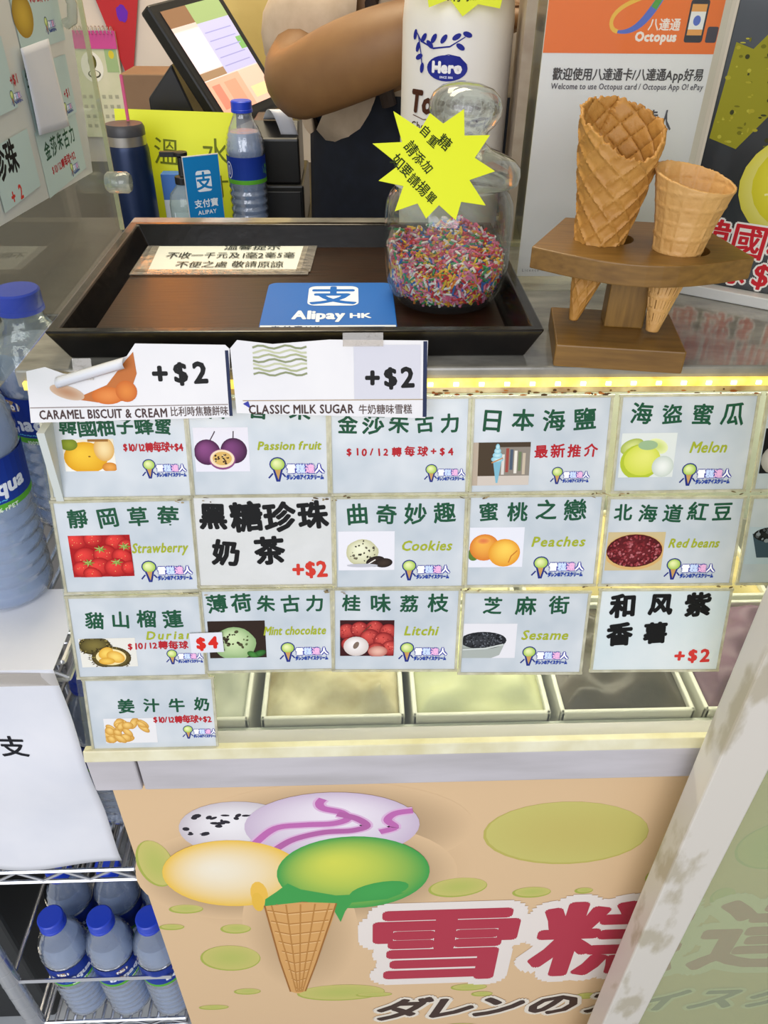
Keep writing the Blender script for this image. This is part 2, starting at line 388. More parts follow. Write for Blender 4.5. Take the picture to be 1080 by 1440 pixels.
pa.poly([(-84, 640), (-98, 622), (-112, 606), (-114, 592), (-107, 584), (-100, 594), (-92, 590), (-70, 598), (-40, 594), (-32, 570), (-26, 546), (-20, 572), (-12, 592), (30, 598), (50, 612), (20, 612), (-30, 610), (-70, 626)], '#429f4d')
pa.ell(20, 618, 36, 18, '#46a450', '#429f4d', rot=.35, seg=20)
# waffle cone under the scoops
cone = [(-114, 592), (-30, 594), (-62, 440), (-80, 356), (-88, 350), (-97, 356), (-106, 440)]
pa.poly([(-114, 590), (-70, 597), (-30, 592), (-34, 560), (-60, 440), (-78, 357), (-88, 350), (-98, 357), (-106, 450)], '#d8a361')
for k in range(9):
    y = 580-k*26; f = (y-350)/242
    pa.line([(-89-24*f, y), (-88, y-9), (-86+54*f, y-2)], 2.2, '#b27a3a'); pa.line([(-89-24*f, y-3), (-88, y-12), (-86+54*f, y-5)], 1.4, '#ecc58c')
for k in range(5):
    pa.line([(-106+k*17, 592), (-97+k*9, 470), (-90+k*2, 356)], 1.8, '#bb8442')
pa.line([(-114, 590), (-106, 450), (-98, 357)], 2, '#a06a30'); pa.line([(-30, 592), (-60, 440), (-78, 357)], 2, '#a06a30')
PAN = Matrix.Translation((0, .455, 0)) @ Matrix.Rotation(PI/2, 4, 'X')
PANL = Matrix.Translation((-XM, -.7, 0)) @ PAN
pa.clip = None
o = pa.build('printed_artwork', pan, None, .0001, fn=None); o.matrix_local = PAN
pl = Pr()
def big(ch, x, y, h, wide):
    pl.text(ch, x, y, h, '#e9dfd6', 'c', bold=24, n=18, sx=wide); 
def bigr(ch, x, y, h, wide): pl.text(ch, x, y, h, '#b3384a', 'c', bold=6, n=12, sx=wide)
chars = (('雪', 104, 473, 205, .98), ('糕', 318, 473, 205, .98), ('達', 532, 473, 205, .98), ('人', 716, 473, 190, .9))
for q in chars: big(*q)
for q in chars: bigr(*q)
for ch, x in zip('ダレンのアイスクリ', (55, 124, 192, 272, 352, 428, 508, 588, 668)):
    pl.text(ch, x, 286, 76, '#e6dccb', 'c', bold=9, n=12, shear=.25)
for ch, x in zip('ダレンのアイスクリ', (55, 124, 192, 272, 352, 428, 508, 588, 668)):
    pl.text(ch, x, 286, 76, '#46342c', 'c', bold=3, n=8, shear=.25)
o = pl.build('shop_name_lettering', pan, PAN, .004, label='dark red shop name lettering with pale outline')
o.matrix_local = Matrix.Translation((0, -.0, 0)) @ PAN
for ch in list(pan.children): ch.location.y = .455 if 'art' in ch.name else .4548
for ch in pan.children:
    if 'lettering' in ch.name: ch.location.y = .4585

# ice cream tubs in the freezer
def tub(x0, x1, y0, y1, mat, label, seed, zc=.877):
    t = empty('ice_cream_tub', ((x0+x1)/2, (y0+y1)/2, .72), 0, label, 'ice cream tub', 'ice cream tubs behind the freezer glass')
    hx, hy = (x1-x0)/2, (y1-y0)/2; th = .005
    b = MB(); b.box((0, 0, .003), (2*hx, 2*hy, .006))
    for sx in (-1, 1): b.box((sx*(hx-th/2), 0, .075), (th, 2*hy, .15)).box((0, sx*(hy-th/2), .075), (2*hx, th, .15))
    b.build('tub', M('tub_plastic', '#dadad2', .35), t, bevel=.0015)
    rn = random.Random(seed); ph = [rn.uniform(0, 6) for _ in range(6)]
    def fn(u, v):
        x = (u*2-1)*(hx-th); y = (v*2-1)*(hy-th); e = min(1, 7*min(u, 1-u, v, 1-v))
        z = zc-.72-.014+.014*e*(1+.7*math.sin(38*x+ph[0]+30*y)*math.sin(55*y+ph[1])+.4*math.sin(110*x-70*y+ph[2])*.6)
        return (x, y, z)
    g = MB().grid(fn, 44, 40); g.build('ice_cream', mat, t, smooth=True)
    return t
ices = ((-.225, -.112, 'grey', M('greyish_ice_cream', '#b9bcae', .5, bump=.6, bscale=30), 'ice cream tub of pale grey ice cream at the far left behind the glass'),
        (-.100, .046, '', M('beige_ice_cream', '#cfc7a6', .5, c2='#978658', scale=22, amt=.6, bump=.9, bscale=30), 'tub of beige ice cream with brown swirls behind the freezer glass'),
        (.054, .196, '', M('light_green_ice_cream', '#d6d8a8', .5, c2='#c0c4a2', scale=14, bump=.7, bscale=26), 'tub of pale yellow green ice cream behind the freezer glass'),
        (.206, .346, '', M('dark_chocolate_ice_cream', '#3a332c', .4, c2='#524840', scale=26, bump=.9, bscale=34), 'tub of nearly black ice cream behind the freezer glass'),
        (.356, .50, '', M('purple_ice_cream', '#7a5a76', .5, c2='#634660', scale=22, bump=.8, bscale=30), 'tub of purple ice cream beside the white post'))
for i, (a, b, _, m, lb) in enumerate(ices): tub(a, b, .502, .665, m, lb, i)
for i, (a, b, m, lb) in enumerate(((-.1, .19, M('cream_ice_cream', '#d9d3b2', .5, bump=.7, bscale=30), 'wide back row tub of cream ice cream behind the flavour cards'), (.2, .5, M('yellow_ice_cream', '#d8c68c', .5, c2='#c8b478', scale=10, bump=.7, bscale=30), 'back row tub of yellow ice cream right of the purple potato card'))):
    tub(a, b, .672, .85, m, lb, i+9)

# ---------------------------------------------------------------- white post and the frosted sheet right of it
pz = empty('steel_post', (.33, .405, 0), 0, 'tall white steel post with chipped peeling paint in front of the freezer', 'post')
MB().box((0, 0, 1.3), (.048, .03, 2.6)).build('post_tube', m_post, pz, bevel=.002)
MB().box((0, 0, .006), (.05, .05, .012)).build('base_plate', m_post, pz, bevel=.002)
m_frost = clear('frosted_sheet', '#eef3e2', .27, '#d5dcbc', .25, .2)
fr_ = empty('sliding_panel', (.62, .405, .02), 0, 'hazy green tinted clear panel right of the white post', 'panel')
MB().box((0, 0, 1.05), (.53, .006, 2.1)).build('clear_sheet', m_frost, fr_)
MB().box((0, 0, .0), (.53, .02, .02)).build('bottom_rail', m_metal, fr_)

# ---------------------------------------------------------------- flavour cards
GREEN, RED, OLIVE, INK = '#1f5238', '#b3242c', '#a3ac2e', '#141414'
def logo(p, x, y, wd):
    k = wd/42.0
    def T(a, b): return (x+a*k, y+b*k)
    c = T(6, 12)
    p.ell(*T(6, 13.5), 6.6*k, 6*k, '#23307c', seg=16); p.poly([T(2, 9), T(10, 9), T(7.5, -1), T(4.5, -1)], '#23307c')
    p.ell(*T(6, 13.5), 5.6*k, 5*k, '#e9edac', '#9fc23e', hx=-.3, hy=.3, seg=16)
    p.poly([T(3.6, 9), T(8.4, 9), T(6.2, .5)], '#c79a5a')
    p.line([T(2, 6), T(-1.5, 2)], 1.3*k, '#23307c'); p.line([T(9.5, 6), T(12, 3)], 1.3*k, '#23307c')
    p.text('雪糕達人', *T(13, 9.6), 7.6*k, '#3b3a9c', bold=1.3*k, n=6, sx=.98)
    for ch, i, c in zip('雪糕達人', range(4), ('#ffffff', '#cfe0ff', '#f2b9dd', '#ffffff')): p.text(ch, *T(13+7.45*i, 9.6), 7.6*k, c, bold=.35*k, n=4, sx=.98)
    p.text('ダレンのアイスクリーム', *T(12.5, 2.6), 4.6*k, '#1d3f9a', wide=30*k, bold=.45*k, n=4)
def seeds(p, n, cx, cy, rx, ry, cols, r=(.3, .8), seed=1):
    q = random.Random(seed)
    for _ in range(n):
        a = q.uniform(0, 2*PI); d = math.sqrt(q.random()); rr_ = q.uniform(*r)
        p.ell(cx+rx*d*math.cos(a), cy+ry*d*math.sin(a), rr_*1.3, rr_, q.choice(cols), seg=7, rot=q.uniform(0, 3))
# each picture is drawn in a box W x H (mm) whose lower left corner is 0,0
def ph_yuzu(p, W, H):
    p.grad(0, 0, W, H, '#f2efe4', '#e9dfc4'); p.ell(17, 11, 17, 13, '#f3c53a', '#dd9d14', hx=-.2, hy=.3); p.ell(5, H-4, 7, 5, '#8d9a2a', '#6d7d1e')
    p.ell(W-8, H-8, 8, 10, '#f2d9a0', '#d9a85a'); p.ell(W-5, 3, 6, 4, '#e9a54c', '#c97c24'); p.ell(20, 12, 1, .6, '#8a5c10'); p.rect(W-20, H-2, W-4, H, '#9a6a30')
def ph_passion(p, W, H):
    p.rect(0, 0, W, H, '#e6e3ea'); p.ell(10, 16, 10.5, 10.5, '#8a4a80', '#451a40', hx=-.3, hy=.35); p.ell(31, 17, 10.5, 10.5, '#7c4276', '#3c1838', hx=-.3, hy=.35)
    p.line([(13, 26), (16, 31), (17, 33)], .9, '#4a3a44'); p.line([(31, 27), (31.5, 33)], .9, '#4a3a44')
    p.ell(21.5, 10, 10.5, 8.5, '#8d4c7e'); p.ell(21.5, 10.6, 9.6, 7.4, '#efd9b8'); p.ell(21.5, 10.8, 7.6, 5.6, '#d9b164'); seeds(p, 22, 21.5, 10.8, 6.4, 4.6, ('#3a2a1c', '#5c3c22', '#f0d79c'), (.5, 1), 4)
def ph_salt(p, W, H):
    p.rect(0, 0, W, H, '#b9a894'); p.rect(5, 8, W, H, '#4a3c2c'); p.rect(22, 8, W, H-4, '#8d8478')
    for k in range(6): p.rect(24+k*3.4, 9+(k*7) % 5, 26.4+k*3.4, H-10+(k*5) % 6, ('#d8d4cc', '#a04a40', '#4c5a6c', '#e8e2d4', '#6d7c58', '#c8b8a0')[k])
    p.rect(5, 0, W, 8, '#cfc3b6'); p.poly([(17, 21), (24, 21), (21.5, 2), (20, 2)], '#7fb6c8')
    for k in range(4): p.ell(20.5, 22+k*3.4, 5-k*1.1, 2.6, '#c4e6ea', '#7fbccc')
    p.line([(16, 19), (25, 23)], 1, '#c88a50')
def ph_melon(p, W, H):
    p.rect(0, 0, W, H, '#dfe3dc'); p.ell(9, 26, 10, 6, '#d8de8a', '#a5b44c', rot=.4); p.ell(30, 26, 9, 6, '#c9d676', '#e9edb0', rot=-.4)
    p.ell(17, 13, 16.5, 15, '#b3c234'); p.ell(18.5, 14.5, 15, 13, '#e6e676', '#cfd64a', hx=.2, hy=.3); p.ell(36, 9, 9, 9, '#eef0e8', '#c6cfc2'); p.ell(22, 27, 8, 4, '#9db88c')
def ph_dark(p, W, H):
    p.rect(0, 0, W, H, '#17161a'); p.ell(20, 12, 20, 15, '#e6e2da', '#a49e94', hx=-.2, hy=.3); p.ell(20, 16, 12, 8, '#d8d2c8', '#bdb5aa')
def ph_straw(p, W, H):
    p.rect(0, 0, W, H, '#a81318'); q = random.Random(5)
    for (x, y, r) in ((6, H-5, 9), (20, H-3, 8), (38, H-6, 9), (46, H-10, 7), (12, 18, 10), (28, 20, 10), (42, 17, 9), (9, 7, 9), (22, 9, 9.5), (36, 8, 10), (47, 8, 7), (16, 2, 8)):
        p.ell(x, y, r, r*.85, '#e8413a', '#9c0f14', hx=-.3, hy=.4, rot=q.uniform(-.5, .5)); seeds(p, 9, x, y, r*.7, r*.55, ('#f0b070', '#c8281e'), (.22, .38), int(x))
    for (x, y) in ((25, 25), (37, 13), (14, 13), (45, 27)):
        for k in range(7):
            a = k*.9; p.line([(x, y), (x+5*math.cos(a), y+3.4*math.sin(a))], [1.8, .3], ('#7d9a3c', '#a9b868')[k % 2])
def ph_cookie(p, W, H):
    p.rect(0, 0, W, H, '#e8e6ea'); p.ell(20, 16, 13.5, 12, '#efeecd', '#c3c096', hx=-.2, hy=.35, wob=.02); seeds(p, 26, 20, 17, 11, 9.5, ('#4a4434', '#6a6450', '#3b3628'), (.4, 1), 3)
    p.ell(31, 8, 8, 4.6, '#3a2d26', '#1f1713', rot=.25); p.ell(38, 6.6, 7.4, 4.2, '#40322a', '#231a16', rot=.1); p.line([(24, 5), (31, 9.6)], .9, '#efe9e0'); p.ell(20, 4.4, 13, 1.6, '#bcbcc2')
def ph_peach(p, W, H):
    p.rect(0, 0, W, H, '#e6e6ec'); p.ell(4, 12, 5, 6, '#5d7c30'); p.ell(13, 18, 12.5, 12, '#f3b44c', '#d87a2c', hx=-.2, hy=.4); p.ell(30, 13, 13.5, 12.6, '#f9d05a', '#e5972c', hx=.1, hy=.35)
    p.line([(34, 4), (36, 10), (41, 15)], 1, '#c9782a'); p.ell(12, 24, 6, 3, '#de7848', '#f0a84c')
def ph_bean(p, W, H):
    p.rect(0, 0, W, H, '#cdb98a'); p.ell(24, 17, 26, 16.5, '#d6ac6c'); p.ell(24, 18, 24, 15, '#74252a', '#4c1418'); seeds(p, 230, 24, 18, 22.5, 13.5, ('#8d2f34', '#a2454a', '#6a1b22', '#7d262c', '#b8666a'), (.7, 1.1), 8)
def ph_bowl(p, W, H):
    p.rect(0, 0, W, H, '#bccbd2'); p.poly([(3, 28), (40, 28), (34, 6), (10, 6)], '#40525e'); p.ell(22, 27, 18, 7, '#2b2a2c', '#191819'); seeds(p, 40, 22, 27, 16, 6, ('#575b60', '#8d959c', '#101012'), (.8, 2), 5)
def ph_durian(p, W, H):
    p.rect(0, 0, W, H, '#e3e0d4'); q = random.Random(2); p.ell(13, H-7, 14, 9, '#7d7038', '#3c3418'); p.ell(26, 9, 17, 11, '#8a7a3c', '#463a1a')
    for _ in range(90):
        a = q.uniform(0, 2*PI); c = q.choice(((13, H-7, 13, 8), (26, 9, 17, 11))); d = q.uniform(.75, 1.08)
        x, y = c[0]+c[2]*d*math.cos(a), c[1]+c[3]*d*math.sin(a); p.line([(x, y), (x+2*math.cos(a), y+1.8*math.sin(a))], [1.2, .1], q.choice(('#57491e', '#9a8a4a', '#3a2f14')))
    p.ell(26, 10, 13, 8, '#efdca0'); p.ell(22, 14, 7, 5, '#f3cf62', '#dba336', rot=.6); p.ell(30, 10, 8, 5.5, '#f5d570', '#d99e34', rot=-.4); p.ell(22, 6, 7, 3.4, '#efc558', '#d39a30')
def ph_mint(p, W, H):
    p.rect(0, 0, W, H, '#2f2119'); p.ell(22, 14, 18.5, 16, '#cfe0ac', '#8dac74', hx=-.2, hy=.4, wob=.015); q = random.Random(6)
    for _ in range(26): p.line([(22+q.uniform(-13, 13), 14+q.uniform(-10, 12)) for _k in range(1)]+[(0, 0)], .01, '#000000') if False else seeds(p, 1, 22, 15, 14, 11, ('#4d4a30', '#33291c', '#5d6a40'), (.6, 1.6), _+40)
    p.ell(43, 4, 6, 3, '#3c7a34', '#224c1e', rot=.4); p.ell(37, 3, 5, 3, '#4a8a3c', '#2a5a22', rot=-.5)
def ph_litchi(p, W, H):
    p.rect(0, 0, W, H, '#3c1416')
    for (x, y, r) in ((6, 24, 8), (17, 26, 8), (30, 27, 8), (42, 24, 8), (8, 12, 7), (26, 18, 9), (38, 15, 9), (44, 8, 8), (32, 6, 8)):
        p.ell(x, y, r, r*.95, '#d8534a', '#7d161c', hx=-.3, hy=.35); seeds(p, 14, x, y, r*.8, r*.75, ('#b03030', '#e8766a', '#8a1c20'), (.35, .6), int(x*y))
    p.ell(14, 10, 11, 9.5, '#f3ede8', '#cfc2ba', hx=-.2, hy=.3); p.ell(14, 11, 2.2, 3.8, '#7d6a5c', rot=-.5); p.ell(33, 5, 8.5, 5.5, '#e8b8a4', '#b8685c'); p.line([(20, 24), (27, 31)], .8, '#6a4030')
def ph_sesame(p, W, H):
    p.rect(0, 0, W, H, '#e4e2e4'); p.poly([(0, 17), (38, 17), (33, 3), (26, 0), (0, 0)], '#aab0a8'); p.ell(18, 17.5, 20.5, 8.5, '#3e4044', '#202226'); seeds(p, 150, 18, 18, 19, 7.4, ('#55585e', '#2a2c30', '#6a6e74', '#16171a'), (.45, .8), 9)
    p.line([(0, 9), (20, 10), (36, 14)], 1.6, '#c9cec8')
def ph_ginger(p, W, H):
    p.rect(0, 0, W, H, '#e3e1e0'); q = random.Random(4)
    for _ in range(26):
        x, y = q.uniform(3, W*.8), q.uniform(3, H-3); p.ell(x, y, q.uniform(4, 7), q.uniform(2.4, 4), '#f0c873', '#c48c34', rot=q.uniform(-1.2, 1.2), hx=-.2, hy=.3, seg=14)
    p.clip = (0, 0, W, H)
PX = 113.0; ROWV = (289.0, 206.0, 122.5, 42.0); COLU = (-189.5, -77.0, 34.5, 147.5, 265.0, 383.0)
FL = (  # key, column, row, du, dv, w, h, rot, title, title y, title x0, title wide, size, sub, price, photo(fn, x, y, W, H), logo, label
 ('yuzu', 0, 0, 1, 0, 110, 79, .2, '韓國柚子蜂蜜', 58, 12, 88, 15.5, None, ('$10/12轉每球+$4', 60, 41, 47), (ph_yuzu, 13, 22, 40, 26), (74, 16, 33), 'yuzu honey flavour card with yellow citrus photo, top left below the torn sign', 'photo of a yellow citrus fruit'),
 ('passion', 1, 0, 0, 0, 108, 78, 0, '百香果', 70, 14, 82, 17, ('Passion fruit', 53, 41, 9.5, 51), None, (ph_passion, 3, 20, 43, 36), (62, 12, 42), 'passion fruit flavour card with purple fruit photo', 'photo of purple passion fruit'),
 ('choc', 2, 0, 0, 0, 109, 78, 0, '金莎朱古力', 57, 5, 98, 17, None, ('$10/12轉每球+$4', 12, 35, 86), None, (76, 10, 31), 'flavour card with five green characters and red price but no photo', ''),
 ('salt', 3, 0, 0, 0, 109, 78, .2, '日本海鹽', 60, 6, 92, 18, ('最新推介', 50, 34, 11.5, 52, RED), None, (ph_salt, 0, 6, 47, 36), (66, 7, 30), 'sea salt flavour card with photo of a blue soft ice cream cone', 'photo of a pale blue cone'),
 ('melon', 4, 0, 0, 0, 109, 79, .2, '海盜蜜瓜', 64, 8, 92, 18, ('Melon', 60, 37, 13, 31), None, (ph_melon, 3, 12, 45, 37), (56, 5, 40), 'melon flavour card with photo of green melon slices', 'photo of green melon slices'),
 ('dark', 5, 0, 0, 0, 109, 79, 0, '', 64, 8, 50, 18, None, None, (ph_dark, 2, 14, 44, 38), (56, 5, 40), 'top row flavour card at the far right with photo of a pale scoop on black', 'photo of a pale scoop on black'),
 ('straw', 0, 1, 0, 0, 110, 80, .5, '靜岡草莓', 66, 9, 91, 18, ('Strawberry', 59, 39, 12, 46), None, (ph_straw, 8, 14, 50, 37), (65, 9, 40), 'strawberry flavour card with photo of red strawberries', 'photo of red strawberries'),
 ('cookie', 2, 1, 1, 0, 107, 80, -.3, '曲奇妙趣', 66, 9, 90, 18, ('Cookies', 55, 38, 12.5, 43), None, (ph_cookie, 2, 16, 47, 35), (56, 7, 39), 'cookies flavour card with photo of speckled scoop and dark biscuits', 'photo of a speckled scoop and biscuits'),
 ('peach', 3, 1, 0, 0, 110, 80, -.3, '蜜桃之戀', 67, 7, 90, 18, ('Peaches', 54, 40, 12.5, 46), None, (ph_peach, 1, 17, 46, 36), (57, 7, 42), 'peaches flavour card with photo of two orange peaches', 'photo of two orange peaches'),
 ('bean', 4, 1, 0, -2, 113, 78, -.5, '北海道紅豆', 65, 4, 101, 17, ('Red beans', 55, 38, 11.5, 44), None, (ph_bean, 2, 13, 49, 35), (56, 5, 41), 'red beans flavour card with photo of a heap of small beans', 'photo of red beans'),
 ('bowl', 5, 1, 2, -3, 112, 78, -.5, '', 66, 40, 50, 17, None, None, (ph_bowl, 2, 18, 46, 34), (58, 5, 41), 'second row flavour card at the far right with photo of a dark bowl', 'photo of a dark bowl'),
 ('durian', 0, 2, 0, 0, 110, 77, .1, '貓山榴蓮', 55, 12, 82, 16, ('Durian', 62, 40, 11, 40), ('$10/12轉每球', 45, 30, 52), (ph_durian, 4, 10, 48, 28), (78, 12, 30), 'durian flavour card with photo of spiky durian and yellow flesh', 'photo of a spiky durian'),
 ('mint', 1, 2, -1, 4, 109, 78, 0, '薄荷朱古力', 65, 4, 100, 17, ('Mint chocolate', 51, 39, 11.5, 54), None, (ph_mint, 3, 13, 49, 36), (65, 9, 40), 'mint chocolate flavour card with photo of a green chocolate chip scoop', 'photo of a green scoop'),
 ('litchi', 2, 2, -2, 2, 107, 78, -1.1, '桂味荔枝', 65, 6, 92, 17.5, ('Litchi', 61, 39, 12.5, 30), None, (ph_litchi, 5, 14, 47, 35), (58, 9, 40), 'litchi flavour card with photo of red litchis and white flesh', 'photo of red litchis'),
 ('sesame', 3, 2, -3, -3, 108, 79, -1.1, '芝麻街', 66, 16, 76, 18, ('Sesame', 53, 38, 13, 42), None, (ph_sesame, 1, 15, 47, 34), (55, 8, 40), 'sesame flavour card with photo of black sesame seeds in a bowl', 'photo of black sesame seeds'),
 ('ginger', 0, 3, 4, 0, 111, 78, -.3, '姜汁牛奶', 51, 26, 82, 15, None, ('$10/12轉每球+$2', 56, 36, 52), (ph_ginger, 12, 12, 46, 26), (82, 16, 29), 'ginger milk flavour card with ginger root photo, alone in the lowest row', 'photo of ginger root'),
)
def card_base(u, v, wd, h, rot, label, group='flavour cards on the freezer glass', mat=None):
    c = empty('flavour_card', (0, 0, 0), 0, label, 'card', group)
    c.matrix_world = gmat(u, v, math.radians(rot), .0018)
    MB().box((0, 0, 0), (wd/1000, h/1000, .0012)).build('paper', mat or m_card, c)
    s = MB(); W2, H2, t = wd/2000, h/2000, .0022
    s.box((0, H2+t/2-.0006, .0004), (2*W2+2*t, t, .0022)).box((0, -H2-t/2+.0006, .0004), (2*W2+2*t, t, .0022))
    s.box((W2+t/2-.0006, 0, .0004), (t, 2*H2, .0022)).box((-W2-t/2+.0006, 0, .0004), (t, 2*H2, .0022))
    s.build('plastic_sleeve', m_rim, c)
    return c
for (key, ci, ri, du, dv, wd, h, rot, title, ty, tx, tw, ts, sub, price, photo, lg, label, pl_) in FL:
    c = card_base(COLU[ci]+du, ROWV[ri]+dv, wd, h, rot, label)
    T0 = Matrix.Translation((-wd/2000, -h/2000, 0))
    p = Pr()
    if title: p.text(title, tx, ty, ts, GREEN, wide=tw, bold=.45, n=8, jit=.8, seed=ci*5+ri)
    if sub: p.text(sub[0], sub[1], sub[2], sub[3], sub[5] if len(sub) > 5 else OLIVE, wide=sub[4], bold=.35, n=5, shear=.22 if len(sub) < 6 else 0, jit=.0 if len(sub) < 6 else .5)
    if price:
        p.text(price[0], price[1], price[2], 8, RED, wide=price[3], bold=.32, n=5, jit=.8)
    if p.v: p.build('handwritten_flavour_name', c, T0, .0007)
    if photo:
        fn, x, y, W, H = photo; q = Pr((0, 0, W, H)); fn(q, W, H)
        q.build('photo', c, T0 @ Matrix.Translation((x/1000, y/1000, 0)), .0007, label=pl_)
    q = Pr(); logo(q, *lg); q.build('shop_logo', c, T0, .0007)
m_hand = M('grey_card_paper', '#cfd0cb', .35, c2='#d9d9d6', scale=20, coat=.25, bump=.5, bscale=35)
c = card_base(-77+0, 209, 112, 79, -.2, 'brown sugar pearl milk tea card in black handwriting on crumpled paper', mat=m_hand)
p = Pr(); p.text('黑糖珍珠', -53, 22, 25, INK, wide=106, bold=1.1, n=10, jit=.7); p.text('奶茶', -44, -9, 24, INK, wide=60, bold=1.1, n=10, jit=.7); p.build('handwritten_flavour_name', c, None, .0008)
p = Pr(); p.text('+$2', 22, -25, 19, '#cf3a2c', wide=30, bold=.7, n=8, jit=.6); p.build('handwritten_price', c, None, .0008)
c = card_base(266, 119.5, 114, 79, -.8, 'purple sweet potato card in black handwriting beside the white post', mat=M('pale_blue_card_paper', '#ccd9da', .3, c2='#dde3e2', scale=14, coat=.3))
p = Pr(); p.text('和风紫', -47, 25, 22, INK, wide=88, bold=1.15, n=10, jit=.6); p.text('香薯', -47, -3, 22, INK, wide=54, bold=1.15, n=10, jit=.6); p.build('handwritten_flavour_name', c, None, .0008)
p = Pr(); p.text('+$2', 16, -25, 17, '#cf3a34', wide=33, bold=.7, n=8, jit=.6); p.build('handwritten_price', c, None, .0008)
t4 = empty('price_tag', label='small white price tag reading $4 in red, stuck over the durian card', cat='price tag'); t4.matrix_world = gmat(-131, 117, .03, .0042)
MB().box((0, 0, 0), (.028, .019, .001)).build('paper', m_paper, t4)
p = Pr(); p.text('$4', -9, 0, 15, '#d4281e', wide=19, bold=.9, n=8, jit=.5); p.build('handwritten_price', t4, None, .0006)

gr = Pr(); rg = random.Random(21)
for _ in range(70):
    gx = rg.choice((rg.uniform(60, 200), rg.uniform(-245, 420))); gr.ell(gx, rg.uniform(330.6, 334.5), rg.uniform(.6, 3.2), rg.uniform(.3, 1.0), rg.choice(('#8a4a1c', '#a8682c', '#4a3218', '#6b4a22')), seg=8, wob=.1)
for _ in range(60):
    gv = rg.choice((247.6, 164.5, 247.6)); gu = rg.choice((-133, -20, 91, 206, 323))+rg.uniform(-16, 16); gr.ell(gu, gv+rg.uniform(-2, 2), rg.uniform(.5, 2.6), rg.uniform(.3, .9), rg.choice(('#8a7a58', '#6b5738', '#a3916a', '#5a4a34')), seg=8, wob=.1, rot=rg.uniform(-.4, .4))
o = gr.build('grime_specks', fz, None, .0); o['kind'] = 'stuff'; o.matrix_local = Matrix.Translation((-XM, -.7, 0)) @ gmat(0, 0, 0, .0062)

# ---------------------------------------------------------------- black tray and what lies in it
ZT = 1.2402
tr = empty('serving_tray', (-.043, .684, ZT), 0, 'black lacquered wooden serving tray on the counter', 'tray')
TW, TD, TH = .187, .140, .026
MB().box((0, 0, .003), (2*TW-.03, 2*TD-.03, .006)).build('tray_floor', m_lacqf, tr)
def wall_ring():
    m = MB(); o0, i0 = (TW-.011, TD-.011), (TW-.02, TD-.02); o1, i1 = (TW, TD), (TW-.009, TD-.009)
    rings = []
    for (a, z) in ((o0, 0), (o1, TH), (i1, TH), (i0, .0061), (i0, 0)):
        rings.append([m.bm.verts.new((sx*a[0], sy*a[1], z)) for sx, sy in ((-1, -1), (1, -1), (1, 1), (-1, 1))])
    for a, b in zip(rings, rings[1:]+rings[:1]):
        for i in range(4): m.bm.faces.new((a[i], a[(i+1) % 4], b[(i+1) % 4], b[i]))
    return m
wall_ring().build('tray_rim', m_lacq, tr, bevel=.0016)
ZF = ZT+.0062
# notice
nt_ = empty('notice_sheet', (-.1265, .7725, ZF+.0004), 0, 'white handwritten notice taped to the back of the black tray', 'notice')
MB().prism([(-.078, -.046), (.075, -.044), (.080, .040), (-.080, .034)], 0, .0006).build('paper', M('notice_paper', '#eceee4', .45), nt_)
MB().box((-.003, -.046, .0009), (.172, .014, .0004)).box((-.079, -.004, .0009), (.016, .085, .0004), Matrix.Rotation(.05, 4, 'Z')).box((.080, -.002, .0009), (.014, .085, .0004), Matrix.Rotation(-.05, 4, 'Z')).build('clear_tape', m_tape, nt_)
p = Pr(); p.text('溫馨提示', -6, 26, 18, '#3a3f3a', wide=58, bold=.1, n=4, jit=.5); p.text('不收一千元及1毫2毫5毫', -60, 1, 20, '#3a3f3a', wide=128, bold=.1, n=4, jit=.5); p.text('不便之處 敬請原諒', -46, -26, 19, '#3a3f3a', wide=104, bold=.1, n=4, jit=.5)
p.build('handwriting', nt_, None, .0014)
# payment sign
al = empty('payment_sign', (-.0215, .637, ZF+.0006), 0, 'blue mobile payment sign with white logo lying in the black tray', 'payment sign')
def rrect(x0, y0, x1, y1, r, n=6):
    pts = []
    for cx, cy, a0 in ((x1-r, y1-r, 0), (x0+r, y1-r, PI/2), (x0+r, y0+r, PI), (x1-r, y0+r, 3*PI/2)):
        pts += [(cx+r*math.cos(a0+PI/2*i/n), cy+r*math.sin(a0+PI/2*i/n)) for i in range(n+1)]
    return pts
MB().prism(rrect(-.056, -.055, .056, .054, .008), 0, .003).build('board', M('blue_plastic_sign', '#1368bf', .45, spec=.3), al, bevel=.0005)
p = Pr(); p.rect(-55, -54, 55, -44, '#dfe6ee'); p.text('支付寶HK', -46, -49, 7, '#2a3a55', wide=40, bold=.2, n=4); p.rect(8, -51, 46, -47, '#6a7a95')
p.poly(rrect(-19, -2, 25, 44, 7), '#eaf2fa'); p.text('支', 3, 21, 44, '#1368bf', 'c', bold=1.3, n=8, sx=.95)
p.text('Alipay', -30, -22, 25, '#eaf2fa', wide=44, bold=.9, n=6); p.text('HK', 17, -24, 14, '#eaf2fa', wide=19, bold=.6, n=5)
p.build('lettering', al, None, .0032)

